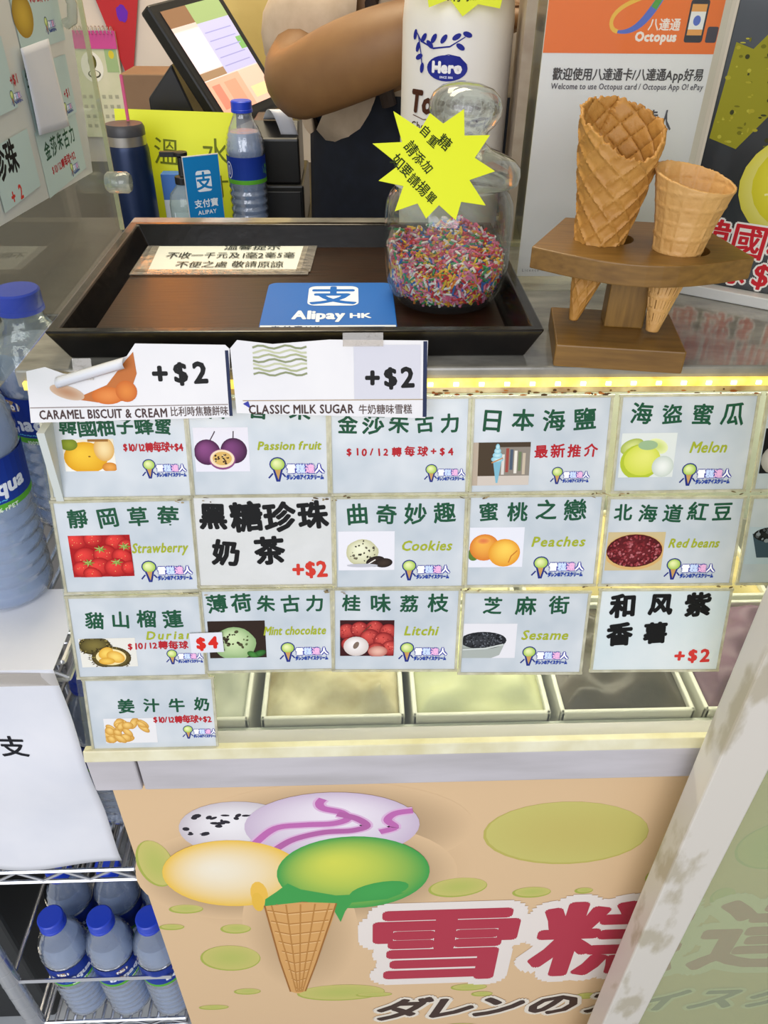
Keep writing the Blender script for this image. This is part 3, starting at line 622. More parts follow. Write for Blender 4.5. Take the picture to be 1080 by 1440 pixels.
# ---------------------------------------------------------------- sprinkle jar
JX, JY = .080, .664
jar = empty('glass_jar', (JX, JY, ZF+.0004), 0, 'round clear glass jar of coloured sprinkles standing in the black tray', 'jar')
m_jar = clear('jar_glass', '#f3f6f4', .02, '#dfe4e0', 1.1, .02, refr=.0)
m_lid = clear('lid_glass', '#eef2ee', .06, '#dde3de', 1.6, .04, refr=.55, ior=1.25)
prof = [(.001, .0), (.0415, .0), (.0445, .003), (.0490, .010), (.0525, .020), (.0537, .034), (.0537, .072), (.0525, .082), (.049, .089), (.0455, .092), (.0455, .097)]
inn = [(.0432, .097), (.0432, .092), (.0468, .087), (.0503, .080), (.0515, .072), (.0515, .034), (.0503, .0205), (.0468, .0115), (.0425, .006), (.001, .0055)]
MB().lathe(prof+inn, 64).build('jar_body', m_jar, jar, smooth=True)
lidp = [(.001, .0985), (.046, .0985), (.0495, .1005), (.0505, .106), (.0495, .1115), (.045, .1155), (.034, .120), (.024, .1235), (.0195, .127), (.0185, .131), (.0205, .136), (.025, .141), (.0285, .148), (.0285, .154), (.026, .160), (.020, .165), (.010, .168), (.001, .1685)]
MB().lathe(lidp, 64).build('jar_lid', m_lid, jar, smooth=True, mtx=Matrix.Translation((-.001, 0, .0005)) @ Matrix.Rotation(math.radians(3.5), 4, 'Y'))
MB().lathe([(.044, .0962), (.047, .0962), (.0475, .0974), (.047, .0986), (.044, .0986)], 48, capb=False, capt=False).build('seal_ring', clear('seal_plastic', '#e5e8e2', .5, '#dfe3da', 1, .2), jar, smooth=True)
sp = Pr(); rs = random.Random(12); V = []; F = []; C = []
SC = ['#f0e7e6', '#e9e2e0', '#d1232c', '#c21f30', '#e8c22a', '#e7b930', '#e57c9c', '#e0608c', '#2f8f56', '#2b5fae', '#e98a2c', '#d97fa8']
def lvl(x, y): return .036+.20*y+.004*math.sin(90*x)+.02*max(0, (x*x+y*y)/.05**2-.6)
for i in range(2600):
    a = rs.uniform(0, 2*PI); mode = rs.random()
    if mode < .5:
        z = rs.uniform(.0085, lvl(.048*math.cos(a), .048*math.sin(a))); rm = .0415+.0075*min(1, (z-.0075)/.018); r = rs.uniform(rm-.002, rm); x, y = r*math.cos(a), r*math.sin(a); tang = Vector((-math.sin(a), math.cos(a), 0)); d = (tang*rs.uniform(-1, 1)+Vector((0, 0, 1))*rs.uniform(-1, 1))
    else:
        r = .048*math.sqrt(rs.random()); x, y = r*math.cos(a), r*math.sin(a); z = lvl(x, y)+rs.uniform(-.003, .003); d = Vector((rs.uniform(-1, 1), rs.uniform(-1, 1), rs.uniform(-.4, .4)))
    d.normalize(); n1 = d.orthogonal().normalized(); n2 = d.cross(n1); L = rs.uniform(.0026, .0044); R = .00105; b = len(V); c = rgb(rs.choice(SC))
    P0 = Vector((x, y, z))
    for e in (-1, 1):
        for k in range(5): V.append(P0+d*L*e+(n1*math.cos(k*2*PI/5)+n2*math.sin(k*2*PI/5))*R); C.append(c)
    for k in range(5): F.append((b+k, b+(k+1) % 5, b+5+(k+1) % 5, b+5+k))
    F += [tuple(b+4-k for k in range(5)), tuple(b+5+k for k in range(5))]
b = len(V); S = 40; cc = rgb('#b0606a')
for j, q in enumerate((0, .5, .8, 1.0)):
    for i in range(S):
        a = 2*PI*i/S; x, y = .0455*q*math.cos(a), .0455*q*math.sin(a); V.append(Vector((x, y, lvl(x, y)-.003))); C.append(cc)
for j in range(3):
    for i in range(S): F.append((b+j*S+i, b+(j+1)*S+i, b+(j+1)*S+(i+1) % S, b+j*S+(i+1) % S))
b2 = len(V)
for i in range(S):
    a = 2*PI*i/S; V.append(Vector((.039*math.cos(a), .039*math.sin(a), .0075))); C.append(cc)
for i in range(S): F.append((b+3*S+i, b2+i, b2+(i+1) % S, b+3*S+(i+1) % S))
F.append(tuple(b2+i for i in range(S)))
me = bpy.data.meshes.new('sprinkles'); me.from_pydata(V, [], F); ca = me.color_attributes.new('Col', 'FLOAT_COLOR', 'POINT'); ca.data.foreach_set('color', [q for c in C for q in (*c, 1.0)])
me.materials.append(print_mat('sprinkle_sugar', .4)); so = bpy.data.objects.new('sprinkles', me); COL.objects.link(so); so.location = jar.location
tag(so, 'heap of mixed coloured sugar sprinkles inside the glass jar', 'sprinkles', kind='stuff')

def star_pts(n, ro, ri, seed, sq=1):
    q = random.Random(seed); pts = []
    for i in range(2*n):
        r = ro*q.uniform(.82, 1.08) if i % 2 == 0 else ri*q.uniform(.9, 1.1); a = PI*i/n; pts.append((r*math.cos(a), r*math.sin(a)*sq))
    return pts
m_neon = M('neon_yellow_card', '#dfe60e', .5)
tg = empty('starburst_tag', label='neon yellow starburst tag with black handwriting taped to the sprinkle jar', cat='tag')
tg.matrix_world = frame((.0600, .598, 1.369), (1, .10, -.08), (.06, .42, .95))
def bendz(x): return -6.0*x*x
MB().prism(star_pts(11, .046, .029, 5, .95), 0, .0008).build('card', m_neon, tg)
p = Pr()
for i, (s, x, y, h) in enumerate((('自重', -12, 26, 9), ('請添加', -22, 14, 9.5), ('如要請揚單', -31, 5, 9.5), ('糖', 2, 20, 10))):
    p.text(s, x, y, h, '#2c3a10', wide=len(s)*8.6, bold=.12, n=4, jit=1, rot=-.75)
p.build('handwriting', tg, None, .0011)

# ---------------------------------------------------------------- syrup bottle
sx_, sy_ = .106, .895
sb = empty('syrup_bottle', (sx_, sy_, ZT), 0, 'tall white topping syrup bottle behind the sprinkle jar', 'bottle')
m_syr = M('white_bottle_plastic', '#e2ddd6', .35)
MB().lathe([(.05, 0), (.054, .004), (.055, .02), (.055, .20), (.053, .222), (.045, .240), (.030, .252), (.021, .256)], 48).build('bottle_body', m_syr, sb, smooth=True)
MB().lathe([(.022, .2562), (.022, .278), (.013, .284), (.007, .300), (.005, .312)], 32).build('cap', M('brown_cap_plastic', '#5a3420', .4), sb, smooth=True)
def cyl(r, a0):
    def f(x, y, z):
        a = a0+x/r; return ((r+z)*math.sin(a), -(r+z)*math.cos(a), y)
    return f
BLU = '#232a86'
p = Pr(); p.ell(-8, 134, 20, 11, BLU, seg=28)
p.poly([(-28, 134), (-18, 143), (-6, 146)], BLU); p.poly([(12, 137), (4, 144), (-8, 146)], BLU)
p.text('Hero', -8, 135, 13, '#f0ecea', 'c', bold=.8, n=6); p.text('SINCE 1886', -8, 126.5, 2.6, '#d8d8ec', 'c', bold=.1, n=4)
p.line([(-44, 164), (-36, 155), (-22, 150), (-6, 152), (8, 160)], [.8, 1.4, 1.6, 1.3, .8], BLU); p.line([(-40, 160), (-36, 146), (-34, 134)], 1.1, BLU)
for (x, y, r) in ((-33, 158, .9), (-26, 153, -.7), (-22, 158, 1.0), (-12, 158, .9), (0, 160, .5), (10, 162, -.3), (-40, 150, 1.2), (-38, 142, .4), (-34, 133, 1.4), (-44, 160, 1.3), (4, 152, -.5)):
    p.ell(x, y, 4.6, 2.3, BLU, rot=r, seg=12)
p.text('Topping', -46, 104, 27, '#4b2a1c', wide=78, bold=1.3, n=8, shear=.12, sx=.8)
p.text('Chocolate', -46, 82, 9.5, '#4a3a34', wide=48, bold=.2, n=4); p.line([(-44, 91), (-30, 88), (-10, 91)], .8, '#6a4a3a')
p.build('label', sb, None, .0005, fn=lambda x, y, z: cyl(.0552, -.13)(x, y+.030, z), label='printed blue emblem and brown lettering')
tg2 = empty('starburst_tag', label='neon yellow starburst tag taped high on the white syrup bottle', cat='tag')
tg2.matrix_world = frame((.100, .834, 1.488), (1, .0, .05), (0, .05, 1))
MB().prism(star_pts(12, .070, .050, 9, .62), 0, .0008).build('card', m_neon, tg2)
p = Pr(); p.text('請揚單', -14, -24, 13, '#3a4010', wide=44, bold=.15, n=4, jit=1); p.build('handwriting', tg2, None, .0011)

# ---------------------------------------------------------------- cone stand and cones
st = empty('cone_stand', (.205, .566, ZT), math.radians(-9), 'wooden ice cream cone stand with shaped top plate at the counter edge', 'stand')
ZP = .064
MB().box((0, 0, .009), (.096, .076, .018)).build('base', m_wood, st, bevel=.0012)
MB().box((.006, .012, .018+(ZP-.018)/2), (.030, .022, ZP-.018)).build('upright', m_woodd, st, bevel=.0012)
arc = [(-.080+.160*i/14, -.004-.030*math.sin(PI*i/14)) for i in range(15)]
plate = arc+[(.056, .074), (-.050, .078)]
holes = [(-.019, .0265, .0172), (.0335, .0075, .0172)]
pm = MB().prism(plate, ZP, ZP+.016)
po = pm.build('top_plate', m_wood, st, bevel=.001, mtx=Matrix.Translation((.007, -.002, 0)))
# two round holes: dark-lined openings cut with a boolean baked into the mesh
cut = MB()
for hx, hy, hr in holes: cut.lathe([(hr, ZP-.01), (hr, ZP+.03)], 40, (hx, hy, 0))
co = cut.build('cutter', m_wood); bo = po.modifiers.new('h', 'BOOLEAN'); bo.object = co; bo.operation = 'DIFFERENCE'; bo.solver = 'EXACT'
co.matrix_world = st.matrix_basis @ Matrix.Translation((.007, -.002, 0))
bpy.context.view_layer.update()
me = bpy.data.meshes.new_from_object(po.evaluated_get(bpy.context.evaluated_depsgraph_get())); po.modifiers.clear(); po.data = me
bpy.data.objects.remove(co)

def cone(name, pts, mat, waffle, label, mouth, th=.0022, step=0):
    """pts: (x, y, z, r) rings from tip to mouth"""
    def samp(t):
        k = t*(len(pts)-1); i = min(int(k), len(pts)-2); f = k-i
        return [pts[i][j]*(1-f)+pts[i+1][j]*f for j in range(4)]
    NU, NV = 150, 110
    def fn(u, v):
        a = 2*PI*u; top = mouth(a); x, y, z, r = samp(v)
        H = pts[-1][2]-pts[0][2]; zz = pts[0][2]+v*(H+top)
        r = samp(min(1, v*(H+top)/H))[3] if v*(H+top)/H <= 1 else pts[-1][3]*(1+(v*(H+top)/H-1)*.9)
        cx, cy = samp(min(1, v*(H+top)/H))[:2]
        h1 = (a*waffle[0]+zz*waffle[1]) % 1; h2 = (a*waffle[2]-zz*waffle[3]) % 1
        g = max(math.exp(-((h1-.5)/.10)**2), math.exp(-((h2-.5)/.10)**2)); r += waffle[4]*g*min(1, v*3)
        if step:
            q = (a/(2*PI)-.62+(zz-pts[0][2])*2.6) % 1.0; r += step*(1-q)*min(1, v*2.5)
        return (cx+r*math.cos(a), cy+r*math.sin(a), zz)
    m = MB().grid(fn, NU, NV, closed=True)
    tip = [v for v in m.bm.verts if v.is_boundary and v.co.z < pts[0][2]+.002]
    o = m.build(name, mat, None, smooth=True); k = o.modifiers.new('s', 'SOLIDIFY'); k.thickness = th; k.offset = -1
    return tag(o, label, 'ice cream cone')
m_waf = M('waffle_biscuit', '#bd8a42', .55, c2='#a87430', scale=60, bump=.3, bscale=300)
m_sug = M('sugar_cone_biscuit', '#d2a566', .5, c2='#c39250', scale=50, bump=.3, bscale=300)
rj = random.Random(4); jag = [rj.uniform(-.0012, .0012) for _ in range(150)]
def mouth1(a):
    f = math.cos(a-(-PI/2+.30))   # +1 towards the viewer
    return .000-.020*max(0, f)**1.5+.012*max(0, -f)+jag[int(a/(2*PI)*150) % 150]
cone('waffle_cone', [(.173, .574, 1.2625, .0035), (.179, .580, 1.283, .0095), (.187, .588, 1.310, .0148), (.191, .591, 1.34, .0200), (.192, .592, 1.368, .0252), (.1925, .592, 1.40, .0285)], m_waf,
     (9/(2*PI), 62, 9/(2*PI), 62, .0017), 'large rolled waffle cone with jagged rim in the wooden stand', mouth1, .0024, .0030)
rj2 = [random.uniform(-.0003, .0003) for _ in range(150)]
cone('sugar_cone', [(.229, .552, 1.2625, .003), (.233, .558, 1.283, .0085), (.239, .565, 1.310, .0142), (.242, .568, 1.335, .0192), (.244, .569, 1.3695, .0262)], m_sug,
     (13/(2*PI), 0, 0, 95, .0007), 'smaller pale flat rimmed cone on the right of the wooden stand', lambda a: -.0055*math.cos(a+PI/4)+rj2[int(a/(2*PI)*150) % 150], .0018, .0012)

# ---------------------------------------------------------------- payment poster in an acrylic stand, dark poster beside it
ox = empty('poster_stand', (.2245, .716, ZT), 0, 'white and orange card payment poster in a clear stand behind the cones', 'poster stand')
MB().box((0, .004, .165), (.155, .003, .33)).box((0, -.004, .165), (.155, .003, .33)).box((0, 0, .003), (.150, .045, .006)).build('acrylic_holder', clear('poster_holder_acrylic', '#fbfcfb', .01, '#e6e8e6', .3, .04), ox, bevel=.0008)
MB().box((0, 0, .166), (.140, .002, .318)).build('poster_sheet', M('poster_paper', '#e6e2e2', .4), ox)
p = Pr(); p.grad(-70, 183, 70, 318, '#ee7638', '#f08040')
def bez(pts, n=24):
    out = []
    for i in range(n+1):
        t = i/n; q = list(pts)
        while len(q) > 1: q = [(a[0]*(1-t)+b[0]*t, a[1]*(1-t)+b[1]*t) for a, b in zip(q, q[1:])]
        out.append(q[0])
    return out
# the looping ribbon emblem
p.line(bez([(-12, 198), (8, 196), (14, 214), (20, 226), (34, 246)]), [2+4*math.sin(PI*i/24) for i in range(25)], '#5d72c4')
p.line(bez([(14, 214), (20, 226), (28, 240), (34, 262)]), 5, '#5aa04a')
p.line(bez([(-12, 198), (-26, 200), (-22, 226), (10, 222), (40, 222), (44, 240), (36, 252)]), 3, '#eebb4c')
p.text('八達通', 12, 203, 9, '#f6e7dc', wide=26, bold=.2, n=4); p.text('Octopus', 3, 195, 9, '#f6e7dc', wide=34, bold=.5, n=5)
p.poly(rrect(43, 191, 58, 220, 2), '#3a3a44'); p.rect(44.5, 196, 56.5, 217, '#e8a25a'); p.rect(44.5, 200, 56.5, 212, '#f0ece8'); p.ell(50.5, 206, 3, 3.5, '#5d72c4'); p.poly(rrect(60.5, 191, 69.5, 202, 1.5), '#4a4450')
p.text('歡迎使用八達通卡/八達通App好易', -60, 168, 9.5, '#4a4648', wide=126, bold=.22, n=4)
p.text('Welcome to use Octopus card / Octopus App O! ePay', -60, 159.5, 6.2, '#5c5860', wide=128, bold=.1, n=4)
p.text('雪糕達人', -4, 134, 17, '#55525a', wide=52, bold=.15, n=4)
p.text('Licence No.', -66, 6, 3.6, '#6a6668', wide=26)
p.clip = (-70, 1, 70, 322)
p.build('print', ox, Matrix.Translation((0, -.001, .007)) @ Matrix.Rotation(PI/2, 4, 'X'), .0004)
ex2 = Vector((.066, -.042, 0)).normalized()
dp = empty('menu_board', label='dark menu board with lemon picture and red Korean yuzu lettering', cat='menu board')
dp.matrix_world = frame((.374, .660, ZT), ex2, (0, 0, 1))
MB().box((0, .17, 0), (.17, .32, .006)).build('board', M('dark_board_print', '#23282b', .3, c2='#30363a', scale=14, coat=.3), dp, bevel=.0008)
MB().box((0, .005, 0), (.175, .010, .03)).build('acrylic_foot', M('white_acrylic', '#dcdcdc', .3), dp, bevel=.001)
p = Pr((-85, 11, 85, 330))
p.poly([(-83, 130), (-60, 124), (-42, 150), (-34, 190), (-30, 226), (-52, 214), (-66, 196), (-80, 200)], '#8f8a22'); rq = random.Random(8)
for _ in range(60): p.ell(rq.uniform(-80, -36), rq.uniform(128, 205), rq.uniform(.6, 2.6), rq.uniform(.5, 2), rq.choice(('#6e6a18', '#b0a83a', '#3c3d1e', '#a49a2c')), seg=8)
p.ell(2, 100, 52, 44, '#e6e2a4', '#d3c94c'); p.ell(4, 102, 44, 37, '#e6dc4c', '#cfc42c', hx=-.2, hy=.2)
for k in range(9):
    a = k*2*PI/9; p.line([(6, 102), (6+36*math.cos(a), 102+30*math.sin(a))], 1.6, '#efe9a0')
for s_, x, y, h, wd in (('韓國柚子', -76, 52, 31, 124), ('每球$12', -82, 26, 27, 112)):
    p.text(s_, x, y, h, '#f2ecea', wide=wd, bold=2.2, n=10); p.text(s_, x, y, h, '#d02a36', wide=wd, bold=.6, n=6)
p.build('print', dp, None, .0034)
bk = empty('menu_holder', (.182, .875, ZT), math.radians(-6), 'worn clear holder with papers seen edge on right of the white bottle', 'menu holder')
MB().box((-.012, 0, .125), (.010, .09, .25)).build('paper_stack', M('stained_paper_edges', '#b8ab98', .55, c2='#94806e', scale=18, stretch=(1, 1, 2)), bk)
MB().box((.004, .01, .11), (.004, .10, .22)).box((0, 0, .002), (.04, .10, .004)).build('clear_sheet', m_edge, bk)

# ---------------------------------------------------------------- two printed signs taped to the tray front
def sign(label, outline, mtx):
    s = empty('price_sign', label=label, cat='sign'); s.matrix_world = mtx
    MB().prism(outline, 0, .0006).build('paper', m_paperglossy, s); return s
SGM = frame((-.1715, .5185, 1.2115), (1, 0, .012), (0, .36, 1))
s1 = sign('torn CARAMEL BISCUIT & CREAM price sign taped to the tray front', [(-.074, -.0055), (.076, -.004), (.079, .047), (.076, .050), (.010, .052), (.003, .043), (-.035, .030), (-.045, .031), (-.058, .036), (-.072, .033)], SGM)
p = Pr(); p.rect(75.5, -3, 78, 46, '#27304e')
p.poly([(-52, 25), (-34, 14), (-14, 22), (2, 40), (8, 46), (9, 30), (0, 10), (-22, 9), (-40, 12)], '#c07038'); p.ell(-14, 14, 12, 6.5, '#e58d48', '#cf6c28'); p.ell(0, 17, 8, 8, '#e0883e', '#c9682a'); p.ell(-44, 17, 13, 5, '#b98a68', '#d0b49a', rot=-.3)
p.rect(-73, 5.5, 75, 6.1, '#8a7a74'); p.text('CARAMEL BISCUIT & CREAM', -67, .6, 9.6, '#4c3a38', wide=96, bold=.2, n=4); p.text('比利時焦糖餅味', 31, 1.0, 7.8, '#5a4a46', wide=44, bold=.08, n=4)
p.text('+$2', 20, 30, 21, '#181818', wide=42, bold=.8, n=8, jit=.5); p.build('print', s1, None, .0008)
MB().grid(lambda u, v: (-.050+.052*u, .0205+.014*u+.008*v, .003+.004*math.sin(PI*v)+.003*u), 12, 8).build('torn_flap', m_paper, s1, smooth=True, solid=.0004)
MB().box((-.030, .034, .002), (.014, .016, .0006)).build('clear_tape', m_tape, s1)
SGM2 = frame((-.019, .5175, 1.2165), (1, 0, .0), (0, .40, 1))
s2 = sign('CLASSIC MILK SUGAR price sign taped to the middle of the tray front', [(-.071, -.004), (.072, -.009), (.0735, .049), (.0, .050), (-.042, .047), (-.068, .050), (-.0735, .044)], SGM2)
p = Pr(); p.rect(70, -8, 73, 48.5, '#27304e')
for k in range(7): p.line([(-57+4*i, 25+k*3.3+1.2*math.sin(i*1.3+k)) for i in range(11)], 1.5, ('#8d9470', '#a9ae86', '#c3c6a4')[k % 3])
p.rect(18, 6, 68, 46, '#d3d2da'); p.rect(-66, 5, 70, 5.6, '#a08a64'); p.poly([(-66, 3), (-60, -1), (-62, 5)], '#3a40a0')
p.text('CLASSIC MILK SUGAR', -62, -1.2, 9.4, '#4a3834', wide=80, bold=.22, n=4); p.text('牛奶糖味雪糕', 21, -2, 7.8, '#55443e', wide=41, bold=.08, n=4)
p.text('+$2', 26, 22, 20, '#181818', wide=38, bold=.8, n=8, jit=.5); p.build('print', s2, None, .0008)
MB().box((.025, .050, .0015), (.030, .010, .0006)).build('clear_tape', m_tape, s2)

# ---------------------------------------------------------------- clear side screen on the left with papers
sc = empty('side_screen', (-.2575, .66, ZT), 0, 'clear acrylic side screen standing at the left end of the counter', 'screen')
MB().box((0, -.005, .36), (.004, .46, .72)).build('acrylic_sheet', m_acry, sc)
MB().box((0, .2265, .36), (.0042, .003, .72)).build('polished_edge', m_edge, sc)
MB().lathe([(.008, 0), (.0105, .003), (.0105, .022), (.008, .025)], 24).build('standoff_bolt', clear('bolt_acrylic', '#e4e8e2', .2, '#dfe3dc', 1.5, .05, refr=.5, ior=1.3), sc, smooth=True, mtx=Matrix.Translation((.003, .19, .058)) @ Matrix.Rotation(PI/2, 4, 'Y'))
m_pp = M('laminated_sheet', '#dfe1da', .35, coat=.3, c2='#d3d6cc', scale=14)
def lscreen(y, z, off=.0004): return frame((-.2552+off, y, z), (0, 1, 0), (0, 0, 1))
sh = empty('laminated_menu_sheet', label='white laminated sheet of small flavour cards taped on the left acrylic screen', cat='menu sheet'); sh.matrix_world = lscreen(.70, 1.39)
MB().prism([(-.15, -.055), (.111, -.073), (.122, -.02), (.140, .09), (.142, .15), (-.15, .15)], 0, .0008).build('sheet', m_pp, sh)
def mini(cx, cy, wd, h, body, rot=0):
    p.rect(cx-wd/2, cy-h/2, cx+wd/2, cy+h/2, '#c4d8d2'); body(cx-wd/2, cy-h/2)
p = Pr()
def b1(x, y):
    p.text('金莎朱古力', x+12, y+33, 15, GREEN, wide=84, bold=.4, n=6, jit=.8); p.text('$10/12轉每球+$2', x+20, y+17, 8, RED, wide=66, bold=.3, n=4, jit=.8); logo(p, x+66, y+2, 24)
def b2(x, y):
    p.ell(x+20, y+24, 22, 15, '#d8b23c', '#a8821c'); p.text('$10/12轉每球+$4', x+42, y+34, 8, RED, wide=62, bold=.3, n=4, jit=.8); logo(p, x+66, y+8, 26)
def b3(x, y):
    p.text('生', x+4, y+40, 15, GREEN, bold=.4, n=6); p.text('+$1', x+86, y+18, 9, RED, wide=16, bold=.3, n=4); logo(p, x+80, y+2, 22)
def b4(x, y):
    p.text('珍珠', x+2, y+30, 24, INK, wide=46, bold=.8, n=6); p.text('+2', x+18, y+6, 14, '#cf3a2c', wide=24, bold=.5, n=6)
mini(38, -40, 110, 50, b1); mini(52, 58, 112, 40, b2); mini(42, 5, 112, 46, b3); mini(-72, -30, 80, 42, b4); mini(-84, 30, 90, 46, b3)
p.build('print', sh, None, .0011)
cp = empty('blank_paper_patch', label='creased blank white paper taped over the sheet on the left screen', cat='paper'); cp.matrix_world = lscreen(.722, 1.403, .0042)
def crp(u, v):
    return ((u-.5)*.074, (v-.5)*.060-.006*u*(1-v), .0012*math.sin(3*u+2*v)+.001*u*(1-v))
MB().grid(crp, 12, 12).build('paper', m_paper, cp, smooth=True, solid=.0004)

# ---------------------------------------------------------------- back work counter and its things
ZB = 1.12
wc = empty('work_counter', (-.50, 1.36, 0), 0, 'dark back work counter behind the tray holding the till', 'counter')
MB().box((0, 0, ZB-.015), (.86, .84, .03)).build('counter_top', M('dark_counter_laminate', '#2a2624', .35), wc, bevel=.002)
MB().box((0, 0, (ZB-.03)/2), (.82, .80, ZB-.03)).build('cabinet', M('grey_cabinet_laminate', '#8d8a86', .5), wc)
wl = empty('wall_lamp', (-.46, 1.98, 1.72), 0, 'warm orange wall lamp on the back wall, reflected in the tray', 'lamp')
MB().lathe([(.04, 0), (.04, .012)], 24).build('back_plate', m_woodd, wl, mtx=Matrix.Rotation(PI/2, 4, 'X'))
MB().lathe([(.02, -.10), (.05, -.09), (.065, -.03), (.06, .05), (.03, .09)], 28, (0, -.075, 0)).build('lamp_shade', M('warm_lamp_glass', '#ff9a3a', .4, emit=5), wl, smooth=True)
# flask
fk = empty('vacuum_flask', (-.333, 1.25, ZB), 0, 'dark blue vacuum flask with steel collar behind the tray', 'flask')
MB().lathe([(.027, 0), (.030, .003), (.0305, .13), (.029, .137)], 36).build('flask_body', M('navy_metallic_paint', '#16284a', .3, .4), fk, smooth=True)
MB().lathe([(.0285, .1372), (.0285, .150)], 36).build('steel_collar', M('brushed_steel', '#b9b3a8', .3, .9), fk, smooth=True)
MB().lathe([(.0288, .1502), (.0288, .160), (.026, .165), (.012, .166)], 36).build('lid', M('dark_grey_lid', '#3a3a3e', .4), fk, smooth=True)
stw = MB().tube([(-.327, 1.255, 1.287), (-.329, 1.265, 1.345)], .0024).build('drinking_straw', M('pink_plastic', '#c4527e', .4)); tag(stw, 'thin pink straw standing on the blue flask lid', 'straw')
# neon sign
ns = empty('neon_sign', label='neon yellow green handwritten cardboard sign behind the water bottle', cat='sign'); ns.matrix_world = frame((-.275, 1.318, 1.205), (1, .02, -.03), (0, .18, 1))
MB().box((0, 0, 0), (.185, .17, .002)).build('card', m_neon, ns)
p = Pr(); p.text('溫水', -40, 26, 44, '#6a741c', wide=120, bold=.1, n=4, jit=.8); p.text('才', 40, -22, 40, '#6a741c', bold=.1, n=4, jit=.8); p.build('handwriting', ns, None, .0013)
bb = empty('blue_carton', (-.262, 1.285, ZB), 0, 'small blue and white carton under the neon sign', 'carton')
MB().box((0, 0, .045), (.07, .022, .09)).build('carton_body', M('blue_carton_print', '#3d6fb8', .5), bb, bevel=.001)
p = Pr(); p.rect(-34.5, 6, 34.5, 52, '#cfd6dc'); p.build('white_panel', bb, Matrix.Translation((0, -.011, 0)) @ Matrix.Rotation(PI/2, 4, 'X'), .0004)
# hand sanitiser
hs = empty('pump_bottle', (-.247, 1.20, ZB), 0, 'clear hand sanitiser pump bottle with black pump beside the flask', 'bottle')
MB().lathe([(.022, 0), (.025, .003), (.025, .065), (.022, .080), (.013, .090), (.011, .094)], 32).build('bottle_body', clear('sanitiser_plastic', '#d8e4e2', .25, '#c8d8d6', 1.2, .05), hs, smooth=True)
MB().lathe([(.0125, .0942), (.0125, .104), (.006, .106), (.005, .130), (.010, .132), (.010, .137)], 24).box((-.012, 0, .134), (.034, .009, .007)).build('pump', m_black, hs, bevel=.0006)
p = Pr(); p.rect(-20, 12, 20, 58, '#dfe6ea'); p.rect(-20, 12, 20, 26, '#4a90c8'); p.rect(-12, 44, 8, 47, '#5a6a8a'); p.rect(-14, 38, 12, 40, '#5a6a8a'); p.rect(-14, 33, 10, 35, '#5a6a8a')
p.build('label', hs, None, .0004, fn=cyl(.0252, .15))
# blue payment card stand
cs = empty('payment_card_stand', (-.213, 1.165, ZB), math.radians(28), 'small upright blue and white payment card stand beside the pump bottle', 'card stand')
MB().box((0, 0, .070), (.052, .003, .140)).box((0, .014, .002), (.052, .03, .004)).build('card', m_paperglossy, cs)
p = Pr(); p.rect(-25.5, 48, 25.5, 139, '#1880c0'); p.poly(rrect(-10, 92, 12, 120, 4), '#e8f0f6'); p.text('支', 1, 106, 25, '#1880c0', 'c', bold=.7, n=6); p.text('支付寶', 1, 76, 12, '#e8f0f6', 'c', bold=.3, n=4); p.text('ALIPAY', 1, 64, 8, '#e8f0f6', 'c', bold=.2, n=4); p.rect(-9, 33, 10, 36, '#8a8a80')
p.build('print', cs, Matrix.Translation((0, -.0015, 0)) @ Matrix.Rotation(PI/2, 4, 'X'), .0004)
tag(MB().lathe([(.013, 0), (.014, .002), (.014, .012), (.012, .014)], 24, (-.178, 1.150, ZB)).build('bottle_cap', M('cyan_plastic', '#2a9cc4', .4), smooth=True), 'loose bright blue bottle cap in front of the card stand', 'cap')

# water bottles
def bottle_mesh(parent, k=1.0, label_art=None, R=.034, H=.236):
    pr = [(.6*R, 0), (.92*R, .003), (R, .010)]
    z = .018
    for i in range(6):
        pr += [(R, z), (R*.93, z+.0045), (R*.93, z+.0065), (R, z+.011)]; z += .0135
    pr += [(R*.97, .104), (R*.97, .150), (R, .154), (R*1.01, .160), (R*.975, .163), (R*.985, .168), (R*.945, .171), (R*.945, .176), (R*.885, .179), (R*.87, .184), (R*.80, .187), (R*.76, .193), (R*.67, .197), (R*.60, .203), (R*.52, .208), (R*.47, .212), (R*.47, .217)]
    pr = [(r, z*H/.236) for r, z in pr]
    MB().lathe(pr, 40).build('bottle_body', m_pet, parent, smooth=True)
    MB().lathe([(r*.95, z) for r, z in pr[1:-6]], 32).build('water', m_petw, parent, smooth=True)
    c = MB(); n = 60; z0 = .2172*H/.236; z1 = .236*H/.236; rc = R*.52
    rings = [[(rc+(.0006 if i % 2 else 0), z) for i in range(n)] for z in (z0, z1-.0015)]
    c.lathe([(rc*.9, z0), (rc+.0005, z0+.0005), (rc+.0005, z0+.004), (rc, z0+.0045), (rc, z1-.0015), (rc-.0015, z1)], 48)
    c.build('cap', m_bluecap, parent, smooth=True)
    zl0, zl1 = .1045*H/.236, .1495*H/.236
    p = Pr(); w2 = R*1000*PI
    p2 = []
    N = 40
    for (a, b, cc, dd) in ((zl0, zl1, '#1f3f9c', '#16328c'), (zl0, zl0+.006, '#5fae36', '#5fae36')):
        p.z += 1; pts = []; cols = []; fs = []
        for i in range(N+1):
            x = -w2+2*w2*i/N; pts += [(x, a*1000), (x, b*1000)]; cols += [rgb(cc), rgb(dd)]
        for i in range(N): fs.append((2*i, 2*i+2, 2*i+3, 2*i+1))
        p._add(pts, fs, cols)
    zc = (zl0+zl1)*500
    for off in (0, w2):
        if label_art: label_art(p, off, zc, R*1000/34)
    p.build('label', parent, None, .0005, fn=cyl(R*.975, 0), label='printed blue label with green lower edge')
